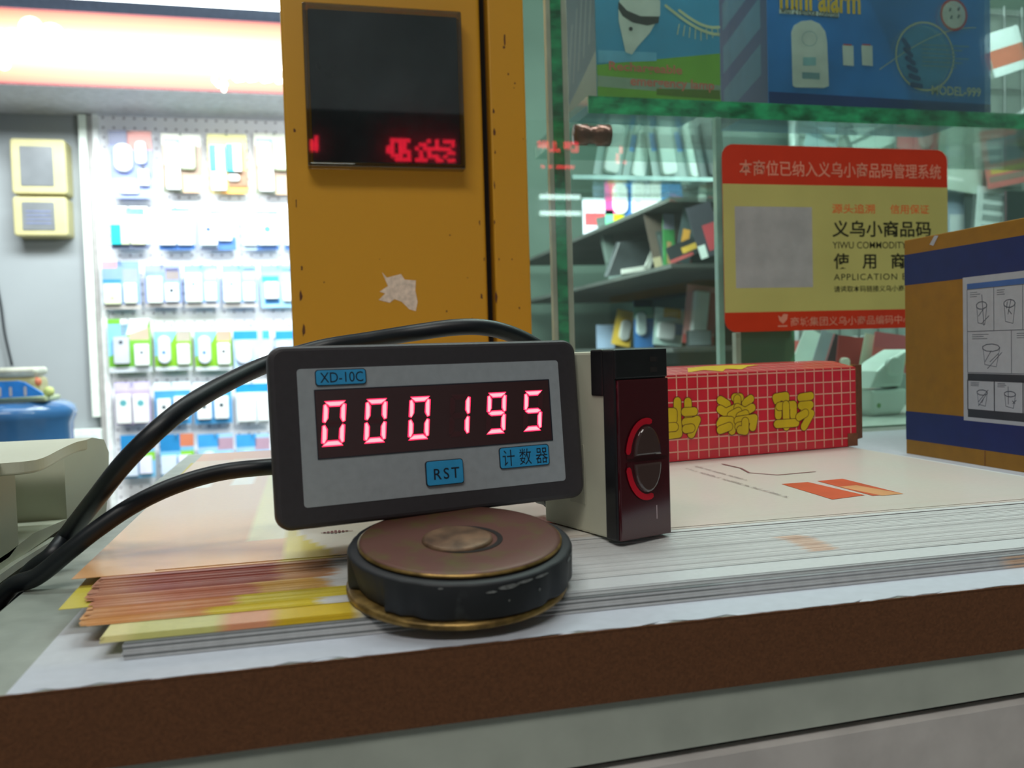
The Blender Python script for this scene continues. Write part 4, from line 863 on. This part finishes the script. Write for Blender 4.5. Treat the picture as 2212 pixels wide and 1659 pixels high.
lt_ = thing('tube_lamp', 'bright white fluorescent tube lamp above the orange sign', 'lamp', (-420, 2150, on_y(420, -4, 2150).z)); b.build('tube', lt_)
b = MB(); b.box((-860, 10, 16), (860, 70, 50), mat('lamp_housing', (200, 204, 206), 0.4), 3); b.build('housing', lt_)
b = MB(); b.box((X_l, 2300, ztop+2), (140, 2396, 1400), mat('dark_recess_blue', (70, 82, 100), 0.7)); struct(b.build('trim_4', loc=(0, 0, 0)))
a_, c_ = on_y(172, 205, 2390), on_y(214, 246, 2390)
b = MB(); b.prism([(0, 0), (24, -4), (48, -30), (58, -52), (30, -60), (26, -36)], -10, 0, mat('red_ribbon', (190, 60, 44), 0.5)); tag(b.build('red_ribbon', loc=(a_.x-8, 2385, a_.z+10)), 'red folded strip in the corner under the soffit', 'ribbon')
# meter cabinets
m_cream = mat('cream_plastic', (188, 180, 132), 0.45, 0.04, 20); m_gw = mat('grey_window', (120, 124, 128), 0.15, 0.06, 15, coat=0.5)
def meter_box(label, x0, y0, x1, y1, text):
    a, c = on_y(x0, y0, 2340), on_y(x1, y1, 2340); w, h = c.x-a.x, a.z-c.z
    o = thing('meter_box', label, 'meter box', ((a.x+c.x)/2, 2398, (a.z+c.z)/2))
    b = MB(); b.rrect(-w/2, -h/2, w/2, h/2, 8, -60, 0, m_cream, 5); b.build('casing', o)
    b = MB(); b.rrect(-w*.33, -h*.36, w*.27, h*.36, 3, -62, -58, m_gw, 1)
    if text:
        for k in range(4): b.stroke([(-w*.25, h*.12-k*h*.1), (w*.2, h*.12-k*h*.1)], 3, -63, mat('faded_blue_ink', (110, 120, 160), 0.5), 3)
    b.build('window', o)
meter_box('cream electric meter box with a large grey window, upper one on the grey wall', 20, 298, 146, 420, False)
meter_box('cream electric meter box with faded blue lettering, lower one on the grey wall', 26, 424, 148, 510, True)
cp, cq = on_y(184, 262, 2385), on_y(196, 900, 2385)
b = MB(); b.box((-9, -14, cq.z), (9, 12, cp.z+14), mat('white_conduit', (226, 236, 226), 0.35)); tag(b.build('cable_conduit', loc=((cp.x+cq.x)/2+6, 2385, 0)), 'white vertical cable conduit down the grey wall beside the pegboard', 'conduit')
g0 = on_y(198, 500, 2380).x; g1 = on_y(222, 500, 2380).x
b = MB(); b.box((g0+2, 2376, -900), (g1-12, 2399, on_y(210, 250, 2380).z), mat('grey_column_paint', (156, 154, 152), 0.6)); struct(b.build('trim_5', loc=(0, 0, 0)))
a_, c_ = on_y(160, 908, 2385), on_y(216, 950, 2385)
b = MB(); b.rrect(-38, -30, 38, 30, 4, -34, 0, mat('white_socket_plastic', (222, 232, 228), 0.35), 2); sk2 = thing('socket_box', 'white wall socket box at the foot of the white conduit', 'socket', ((a_.x+c_.x)/2, 2398, c_.z)); b.build('casing', sk2)
b = MB(); b.rrect(-30, -24, 30, 16, 2, -35.5, -33, mat('socket_face', (206, 214, 214), 0.4), 0.5); b.build('face', sk2)
wv = [on_y(0, 650, 2380), on_y(10, 720, 2380), on_y(26, 790, 2380)]
wv = [on_y(-20, 560, 2380)] + wv
b = MB(); b.tube(smoothpath([tuple(p) for p in wv], 5), 3, m_cab, 8); tag(b.build('thin_wire', loc=(0, 0, 0)), 'thin dark wire hanging down the grey wall behind the blue water bottle', 'wire')

# ------------------------------------------------------------------ water bottle with a pack on top
m_wb = mat('blue_water_bottle', (60, 108, 160), 0.2, 0.15, 8, coat=0.5)
Yw = 1500; cw = on_y(28, 880, Yw); zr = on_y(28, 868, Yw).z; zl = on_y(28, 912, Yw).z; rw = on_y(164, 890, Yw).x-cw.x
wb = thing('water_bottle', 'big translucent blue water bottle beside the grey wall', 'water bottle', (cw.x, Yw, 0))
b = MB(); b.lathe([(0, zr-2), (rw*.82, zr), (rw*.97, zr-8), (rw, zr-18), (rw*.98, zl+6), (rw*.93, zl-4), (rw*.92, zl-70), (rw*.96, zl-80), (rw*.93, -330), (rw*.5, -400), (rw*.3, -430), (0, -430)], m_wb, 40); b.build('bottle_body', wb)
b = MB(); b.lathe([(rw*.35, -424), (rw*1.2, -432), (rw*1.25, -470), (rw*1.2, -896), (0, -896)], mat('dispenser_white', (206, 210, 210), 0.4), 40); b.T = Matrix.Identity(4)
tag(b.build('water_dispenser', loc=(cw.x, Yw, 0)), 'white water dispenser stand under the blue bottle', 'dispenser')
pz = zr
sc = (on_y(100, 850, Yw).x-on_y(0, 850, Yw).x)/100
tr = thing('cream_tray', 'cream tray of small goods with a blue curved front, on top of the blue bottle', 'tray', (cw.x, Yw-rw*.45, pz+1))
b = MB(); b.box((-62*sc*1.0, -20, 0), (98*sc, 60, 12*sc), mat('pale_green_tray', (190, 200, 160), 0.5), 3); b.box((-52*sc, -8, 12*sc), (76*sc, 55, 58*sc), m_cream, 10, 3)
b.rrect(-40*sc, 60*sc, 76*sc, 80*sc, 14, -10, 50, mat('wrapped_goods', (224, 226, 206), 0.4, 0.2, 25), 6); b.build('tray_body', tr)
b = MB(); b.prism([(-80*sc, 10*sc), (96*sc, 14*sc), (92*sc, 22*sc), (58*sc, 46*sc), (44*sc, 50*sc), (0, 50*sc), (-20*sc, 46*sc), (-70*sc, 22*sc)], -30, -24, mat('bright_blue_label', (50, 140, 236), 0.4))
for k in (-18, 8, 30, 60): b.stroke([(k*sc, 18*sc), (k*sc, 34*sc)], 6*sc, -31, mat('pale_label_mark', (196, 196, 206), 0.5), 5)
b.build('front_label', tr, label='bright blue curved label')
b = MB(); b.T = Matrix.Translation((72*sc, 0, 45*sc)); b.lathe([(0, -8), (5.5, -5), (7, 0), (5.5, 5), (0, 8)], mat('orange_pompom', (214, 120, 90), 0.6), 16)
b.T = Matrix.Translation((99*sc, -6, 22*sc)); b.lathe([(0, -8), (6, -6), (8, 0), (6, 6), (0, 8)], mat('pale_yellow_knob', (214, 224, 140), 0.5), 16); b.build('knob', tr)

# ------------------------------------------------------------------ beige machine housing at the left
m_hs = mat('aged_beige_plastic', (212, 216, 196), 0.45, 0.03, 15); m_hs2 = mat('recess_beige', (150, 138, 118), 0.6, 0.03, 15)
XH = -95
mh = thing('machine_housing', 'beige moulded machine housing with a square recess, left of the counter', 'machine', (XH*1.1, 285*1.1, -6.8)); mh.scale = (1.1, 1.1, 1.1)
def hy(px, py): p = on_x(px, py, XH); return (p.y-285, p.z)
AX = Matrix(((0, 1, 0, 0), (1, 0, 0, 0), (0, 0, 1, 0), (0, 0, 0, 1)))    # art x -> world Y, depth along X
ra, rb_, rc, rd = hy(30, 985), hy(145, 970), hy(145, 1122), hy(34, 1136)
b = MB(); b.T = AX
b.prism([(-150, 6.5), (15, 6.5), (24.5, 8.5), (24.5, 36), (-150, 36)], -240, 0, m_hs, 0.6)
b.prism([(82, -30), (95, -34), (125, -30), (140, -14), (155, 8), (159, 24), (150, 31), (128, 34), (82, 34)], -240, 0, m_hs, 2.0)
b.prism([(-150, 4), (84, 4), (84, 6), (40, 9), (15, 8), (-150, 8)], -240, 0, m_hs, 0.4)
b.build('body', mh)
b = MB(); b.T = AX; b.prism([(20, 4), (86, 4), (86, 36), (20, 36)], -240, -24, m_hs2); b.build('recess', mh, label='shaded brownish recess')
b = MB(); b.T = Matrix(((1, 0, 0, 0), (0, 0, 1, 0), (0, 1, 0, 0), (0, 0, 0, 1)))
lidp = [on_z(px, py, 38) for px, py in ((0, 1001), (60, 996), (95, 988), (135, 968), (165, 955), (188, 950))]
lidp = smoothpath([tuple(p) for p in lidp], 6)
b.prism([(-240, -150), (2, -150)] + [(p.x-XH, p.y-285) for p in lidp] + [(-240, lidp[-1].y-285+4)], 34, 38, m_hs, 0.8); b.build('lid', mh, label='pale lid with a curved end')
b = MB(); b.T = AX; b.prism([(-150, 2.0), (16, 2.0), (62, 1.0), (62, 3.0), (16, 4.4), (-150, 4.4)], -240, 2.0, mat('pale_rim', (226, 228, 216), 0.4), 0.4); b.build('rim', mh, label='pale lower rim')
b = MB(); b.box((-240, -150, -895), (-28, 160, 1), mat('dark_stand', (52, 50, 50), 0.7)); b.build('pedestal', mh, label='dark pedestal')

# ------------------------------------------------------------------ right side stall seen through the glass
m_shf = mat('grey_green_shelf', (66, 70, 66), 0.6, 0.15, 12); m_upr = mat('shelf_upright', (120, 140, 134), 0.5)
XS = 600
su = thing('shelving_unit', 'grey shelving unit along the right side of the stall, seen through the showcase glass', 'shelving', (XS, 0, 0))
def shz(px, py): return on_x(px, py, XS).z
z1_, z2_, z3_ = shz(1450, 440), shz(1450, 578), 62
zb_ = shz(1450, 372)
for z in (z1_, z2_, z3_):
    b = MB(); b.box((-30, 1280, z-7), (330, 2300, z), m_shf); b.build('shelf_board', su)
b = MB(); b.box((331, 1280, -880), (340, 2300, 650), m_wallg); b.build('back_panel', su)
for y in (2280, 1280):
    b = MB(); b.box((325, y, -890), (340, y+20, 650), m_upr); b.build('upright', su)
def place(px0, py0, px1, py1, Y, label, style, rz=0, rx=0, ry=0, name='blister_pack', cat='blister pack', group='goods in the stall behind the glass'):
    if isinstance(Y, str):
        zz_ = {'b': zb_, '1': z1_, '2': z2_, '3': z3_}[Y]; Y = min(2250, max(780, on_x((px0+px1)/2, py1, 612).y))
    elif 'inner glass shelf' in label: zz_ = zg+5
    else: zz_ = z3_ if 'lower stall shelf' in label or 'lower shelf' in label else None
    a, c = on_y(px0, py0, Y), on_y(px1, py1, Y)
    if zz_ is not None: c.z = zz_+0.5; a.z = max(a.z, c.z+22)
    if zz_ is not None: up_ = abs(math.sin(ry))*(c.x-a.x)/2
    else: up_ = 0
    return pack(label, (a.x+c.x)/2, Y, (a.z+c.z)/2+up_, c.x-a.x, a.z-c.z, style, rz, rx, ry, group, name, cat)
place(1258, 428, 1316, 500, '1', 'white box printed with a red cylinder at the far end of the stall', dict(card=(226, 226, 240), fields=[(.08, .3, 1, .62, (226, 90, 96))]), name='printed_box', cat='box')
place(1306, 396, 1366, 480, '1', 'magenta and blue pack with a big white oval, far end of the stall', dict(card=(70, 130, 206), fields=[(0, .3, .4, 1, (236, 80, 150)), (0, 0, .3, .4, (120, 206, 160)), (.3, 0, .7, .3, (230, 232, 30))], goods=[(.28, .3, .82, 1, .5, (240, 240, 244), .1, None)]))
place(1364, 398, 1432, 446, '1', 'plain white box beside the magenta and blue pack', dict(card=(240, 240, 244), fields=[(.1, .3, .3, .5, (190, 180, 200)), (.3, 0, .5, .2, (226, 180, 196))]), name='printed_box', cat='box')
place(1428, 398, 1480, 426, '1', 'small blue pack right of the plain white box', dict(card=(74, 140, 206)))
for i, (x0, y0, x1, y1, sh_, c, f, lab) in enumerate([(1470, 372, 1510, 408, '1', (84, 96, 98), (120, 136, 140), 'dark grey box leaning on the upper stall shelf'), (1508, 352, 1556, 392, '1', (58, 66, 66), (110, 96, 80), 'near-black box at the near end of the upper stall shelf'),
      (1424, 500, 1452, 585, '2', (60, 72, 70), (90, 110, 110), 'dark slim box behind the narrow green pack'), (1452, 556, 1492, 568, '2', (70, 76, 80), (196, 90, 90), 'low dark box with a red stripe on the middle stall shelf'), (1300, 470, 1330, 520, '2', (96, 112, 106), (130, 150, 146), 'grey box at the far end of the middle stall shelf')]):
    place(x0, y0, x1, y1, sh_, lab, dict(card=c, fields=[(0, 0, 1, .2, f)], goods=[(.1, .3, .9, .9, .05, c, .3, None)]), ry=-.2, name='printed_box', cat='box')
# black tablet-like frame
Yt = on_x(1365, 590, 625).y
a, c = on_y(1305, 522, Yt), on_y(1425, 606, Yt); c.z = z2_+6
tb = thing('photo_frame', 'black tilted digital frame with a bright white L-shaped border, on the middle stall shelf', 'frame', ((a.x+c.x)/2, Yt, (a.z+c.z)/2), (math.radians(8), math.radians(-4), math.radians(10)))
w, h = c.x-a.x, a.z-c.z
b = MB(); b.prism([(-w*.5, -h*.45), (w*.3, -h*.38), (w*.58, h*.58), (-w*.25, h*.5)], 0, 12, mat('frame_black', (70, 76, 78), 0.25, 0.2, 20), 1); b.build('casing', tb)
b = MB(); b.prism([(-w*.22, -h*.4), (w*.34, -h*.34), (w*.32, -h*.2), (-w*.22, -h*.27)], -2, 0, cm((240, 246, 236))); b.prism([(w*.22, -h*.3), (w*.34, -h*.34), (w*.6, h*.6), (w*.5, h*.58)], -2, 0, cm((240, 246, 236))); b.build('border', tb, label='bright white border')
place(1430, 462, 1460, 578, '2', 'narrow green and grey pack standing beside the tilted black frame', dict(card=(76, 160, 90), fields=[(0, .72, 1, 1, (150, 150, 170)), (.3, .1, .7, .5, (196, 160, 110))]), rz=.2)
place(1466, 450, 1500, 530, '2', 'black pack with an orange label, in front of the middle stall shelf', dict(card=(70, 86, 88), fields=[(.2, .1, .7, .6, (222, 166, 70))]), ry=.2)
place(1496, 448, 1552, 530, '2', 'black pack with a red round emblem on the middle stall shelf', dict(card=(66, 66, 76), fields=[(.4, .1, 1, .6, (190, 70, 80)), (0, 0, .3, .25, (226, 240, 236))]), ry=-.3)
place(1440, 535, 1545, 582, '2', 'flat black pack with a yellow label lying on the middle stall shelf', dict(card=(50, 56, 58), fields=[(.3, .3, .62, .66, (230, 190, 80)), (0, 0, .5, .2, (190, 90, 90))]), ry=-.35)
place(1400, 455, 1470, 505, '2', 'dark brown box under the upper stall shelf', dict(card=(92, 82, 74), fields=[(0, 0, 1, .2, (170, 160, 130))]), ry=-.2, name='printed_box', cat='box')
place(1288, 702, 1328, 748, 1900, 'small pale blue card at the far end of the lower stall shelf', dict(card=(176, 200, 232)))
place(1326, 676, 1368, 750, 1800, 'yellow pack with a pale oval lamp, lower stall shelf', dict(card=(226, 190, 80), goods=[(.3, .15, .85, .75, .5, (200, 206, 206), .2, None)]), ry=.22)
place(1368, 648, 1412, 750, 1720, 'blue and green pack with a white oval lamp, lower stall shelf', dict(card=(60, 126, 196), fields=[(0, .6, 1, 1, (130, 180, 150)), (0, .85, 1, 1, (90, 170, 110))], goods=[(.1, .25, .6, .75, .5, (220, 240, 240), .2, None)]))
place(1412, 670, 1476, 752, 1640, 'white and pale green pack with an orange corner, lower stall shelf', dict(card=(196, 226, 220), fields=[(.3, .75, .9, 1, (200, 170, 40)), (.6, .3, 1, .6, (110, 170, 220))], goods=[(.1, .15, .7, .6, .2, (236, 244, 244), .15, None)]), ry=.1)
place(1478, 622, 1548, 752, 1540, 'red and white pack with a tall white device, lower stall shelf', dict(card=(220, 160, 160), fields=[(0, 0, 1, .15, (214, 90, 90)), (.7, .2, 1, .9, (200, 110, 116))], goods=[(.2, .12, .66, .9, .12, (232, 244, 244), .2, None)]), ry=.12)
place(1482, 714, 1538, 752, 1470, 'dark stack of grey-lined boxes at the front of the lower stall shelf', dict(card=(70, 80, 86), fields=[(.1, .15+k*.17, .95, .22+k*.17, (170, 186, 190)) for k in range(5)]), name='printed_box', cat='box')
zg = on_y(1400, 390, 900).z; xg0, xg1 = on_y(1238, 390, 900).x, on_y(1700, 390, 900).x
b = MB(); b.box((0, 0, 0), (xg1-xg0, 130, 5), pane_mat('shelf_glass', (240, 250, 245), 0.05)); b.box((0, -0.6, 0.2), (xg1-xg0, 0.2, 4.8), m_brt)
tag(b.build('inner_glass_shelf', loc=(xg0, 900, zg)), 'thin pale-edged glass shelf deeper in the showcase, carrying white wrapped devices', 'shelf')
# white bags above
for i, (x0, y0, x1, y1, Y, t, lab) in enumerate([(1290, 262, 1352, 385, 930, .2, 'plain white wrapped device, leftmost on the thin inner glass shelf'), (1352, 275, 1408, 385, 950, .2, 'white wrapped device with a blue mark, second from left on the inner glass shelf'),
                                      (1400, 262, 1462, 385, 935, -.15, 'white wrapped device with a blue mark, third from left on the inner glass shelf'), (1456, 258, 1520, 385, 955, -.2, 'white wrapped device with a blue label, fourth from left on the inner glass shelf'), (1500, 255, 1556, 385, 945, -.2, 'dark grey wrapped device at the right of the inner glass shelf')]):
    place(x0, y0, x1, y1, Y, lab, dict(card=(150, 170, 166) if i < 4 else (96, 110, 110), fields=[(.1, .5, .35, .8, (70, 130, 190))] if i in (1, 2, 3) else [], goods=[(.3, .06, .85, .9, .3, (206, 222, 218) if i < 4 else (80, 90, 90), .2, None)]), ry=t, name='wrapped_device', cat='wrapped device', group='wrapped devices on the inner glass shelf')
# right of the sticker
place(1560, 268, 1700, 312, 935, 'pale grey carton on the inner glass shelf, behind the top left of the sticker', dict(card=(110, 130, 126)), name='printed_box', cat='box')
place(1742, 262, 1812, 330, 880, 'blue and white pack just above the sticker', dict(card=(150, 180, 190), fields=[(0, .4, .5, 1, (70, 110, 130))], goods=[(.4, .5, .9, 1, .4, (176, 196, 190), .15, None)]), ry=.3)
place(1826, 262, 1930, 330, 884, 'white and grey pack with dark stripes above the sticker', dict(card=(200, 222, 218), fields=[(.1, .5, .9, .62, (90, 110, 112)), (0, 0, .1, 1, (40, 60, 60))]), ry=-.4)
o = place(1940, 240, 2052, 330, 874, 'red pack with a white round emblem above the right end of the sticker', dict(card=(206, 60, 84), goods=[(.38, .1, .66, .6, .5, (206, 150, 156), .03, None)]), ry=.1)
place(2026, 268, 2126, 414, 864, 'white and pale green card pack beside the right edge of the sticker', dict(card=(188, 208, 196), fields=[(.08, .3, .22, .5, (200, 130, 120)), (.2, .15, .6, .2, (220, 236, 228))]), ry=.12)
place(2124, 272, 2235, 400, 850, 'salmon red pack with a blue-grey picture and a yellow stripe', dict(card=(206, 120, 116), fields=[(.05, .1, 1, .2, (150, 130, 120)), (.1, .24, 1, .34, (206, 180, 90)), (.1, .42, .8, .84, (120, 130, 150))]), ry=-.18)
place(2046, 405, 2092, 520, 878, 'narrow white and blue-grey device box beside the sticker', dict(card=(150, 170, 190), fields=[(.1, 0, .8, .5, (206, 220, 222))]), name='printed_box', cat='box')
place(2084, 412, 2122, 520, 868, 'dark grey box between two pale boxes right of the sticker', dict(card=(62, 74, 76)), name='printed_box', cat='box')
place(2108, 404, 2176, 520, 860, 'bright white box with four grey bars right of the sticker', dict(card=(222, 240, 238), fields=[(.2, .16+k*.2, .85, .28+k*.2, (150, 166, 164)) for k in range(4)]), ry=.1, name='printed_box', cat='box')
place(2170, 412, 2240, 520, 852, 'near-black box at the right edge behind the yellow carton', dict(card=(40, 50, 54), fields=[(0, 0, .06, 1, (130, 100, 110))]), name='printed_box', cat='box')
wg = thing('wire_rack', 'pale wire grid rack inside the showcase carrying the packs around the sticker', 'rack', (0, 897, 0))
b = MB(); m_wr = mat('pale_wire', (150, 160, 160), 0.35, 0.1, 60, metal=0.4)
for k in range(16): x = 560+k*26; b.tube([(x, 0, -60), (x, 0, 470)], 1.2, m_wr, 6)
for k in range(18): z = -50+k*30; b.tube([(556, 2.4, z), (954, 2.4, z)], 1.2, m_wr, 6)
b.build('grid', wg)
b = MB()
for x in (556, 954): b.tube([(x, 3, -900), (x, 3, 476)], 5, m_wr, 8)
b.build('frame', wg)
b = MB(); b.box((565, 8, -60), (948, 14, 470), mat('pale_backing_board', (140, 156, 150), 0.6, 0.05, 20)); b.build('backing_board', wg)
# top right corner
place(2136, 60, 2212, 160, 760, 'red-brown and grey package above the glass shelf at the right', dict(card=(190, 206, 206), fields=[(.0, .2, 1, .6, (170, 100, 80))]), ry=-.3)
a = on_y(2190, 175, 740); kb = thing('black_device', 'glossy black rounded device on the glass shelf, right of the blue box', 'device', (a.x, 700, zs))
b = MB(); b.lathe([(0, 0), (22, 0), (26, 6), (26, 28), (20, 38), (8, 43), (0, 44)], m_dkp, 32); b.build('body', kb)
b = MB(); b.lathe([(20.3, 38), (25, 33), (26.3, 29), (24, 35)], mat('silver_ring', (190, 200, 200), 0.2, metal=0.8), 32); b.build('ring', kb)
# below the sticker
place(1696, 738, 1768, 800, 860, 'red card pack behind the middle of the red box', dict(card=(206, 100, 100), fields=[(.6, .6, .8, .75, (90, 50, 50))]), ry=.1)
place(1722, 716, 1782, 800, 820, 'bright white leaning device behind the red box', dict(card=(222, 240, 232)), ry=.45, name='wrapped_device', cat='wrapped device')
place(1762, 716, 1800, 800, 800, 'grey and pink leaning pack behind the red box', dict(card=(160, 168, 176), fields=[(.7, 0, 1, 1, (214, 120, 124))]), ry=.35)
place(1792, 726, 1830, 800, 780, 'dark leaning pack behind the red box', dict(card=(62, 54, 62)), ry=.35)
place(1806, 728, 1872, 830, 760, 'dark red pack with a white bulb and yellow lettering right of the red box', dict(card=(166, 46, 46), fields=[(.3, .3, .9, .42, (214, 150, 60))], goods=[(.1, .2, .4, .55, .4, (220, 214, 200), .12, None)]), ry=.12)
place(1852, 722, 1892, 900, 750, 'pale leaning blister strip between two red packs', dict(card=(206, 212, 190)), ry=.22)
place(1882, 722, 1962, 850, 742, 'red pack with a yellow stripe and a grey picture beside the yellow carton', dict(card=(214, 96, 96), fields=[(0, .75, 1, 1, (200, 90, 100)), (.1, .52, 1, .6, (222, 160, 70)), (.1, .2, .9, .48, (170, 150, 180))]), ry=.15)
Yd = 655; a = on_y(1905, 958, Yd)
wd_ = thing('white_sensor_lamp', 'white rounded plastic lamp device standing on the showcase floor beside the yellow carton', 'lamp', (on_y(1900, 900, Yd).x, Yd, 1.6), (0, 0, .2))
m_wp = mat('white_device_plastic', (226, 242, 234), 0.35, 0.03, 20, coat=0.3)
b = MB(); b.T = Matrix.Identity(4); b.prism([(-22, 0), (10, 0), (16, 6), (18, 22), (-24, 22), (-25, 6)], -14, 16, m_wp, 3); b.build('base', wd_)
b = MB(); b.prism([(-22, 24), (14, 24), (17, 30), (22, 56), (12, 52), (-2, 46), (-14, 38)], -12, 14, m_wp, 3)
b.prism(rr(-6, 34, 12, 50, 9), -16, -11, m_wp, 2); b.build('head', wd_, label='sloping white head')
b = MB(); b.prism([(14, 6), (26, 8), (28, 34), (20, 36), (14, 22)], -8, 12, mat('pale_grey_side', (190, 200, 196), 0.4), 1); b.build('bracket', wd_)
b = MB(); b.stroke([(-17, 9), (-16, 9)], 4, -14.3, cm((110, 170, 90))); b.build('led', wd_)

# red LED sign and tube lamps on the wall behind the camera: what the glass and the dark plate mirror
ls = thing('led_ticker', 'red LED ticker display high on the wall behind the camera', 'display', (330, Y0+30, 718))
b = MB(); b.box((-520, -25, -110), (820, 20, 110), m_gap); b.build('case', ls)
b = MB(); m_tk = emit('ticker_red', (255, 30, 60), 8, 0.1); rt = random.Random(2)
for xa, xb_, za_t, zb_t, dens in ((-66, 153, -45, 25, .62), (-300, -275, -20, 20, .8), (440, 575, 5, 40, .6), (450, 560, -50, -38, .6), (715, 750, -30, 30, .5)):
    x = xa
    while x < xb_:
        z = za_t
        while z < zb_t:
            if rt.random() < dens: b.box((x, 20, z), (x+11, 24, z+10), m_tk)
            z += 12
        x += 13
b.build('lit_rows', ls)

for k, z in enumerate((575, 520)):
    tl = thing('wall_tube_lamp', ('upper' if k == 0 else 'lower') + ' of two short white tube lamps on the wall behind the camera', 'lamp', (845, Y0+22, z), (0, 0, 0), 'tube lamps behind the camera')
    b = MB(); b.box((-75, -20, -6), (75, 12, 8), mat('lamp_housing', (200, 204, 206), 0.4), 2); b.build('housing', tl)
    b = MB(); b.T = Matrix.Translation((0, 20, 0)) @ Matrix.Rotation(math.radians(90), 4, 'Y'); b.lathe([(0, -70), (8, -70), (8, 70), (0, 70)], emit('lamp_tube_cool', (225, 255, 250), 12, 0.02), 14); b.build('tube', tl)
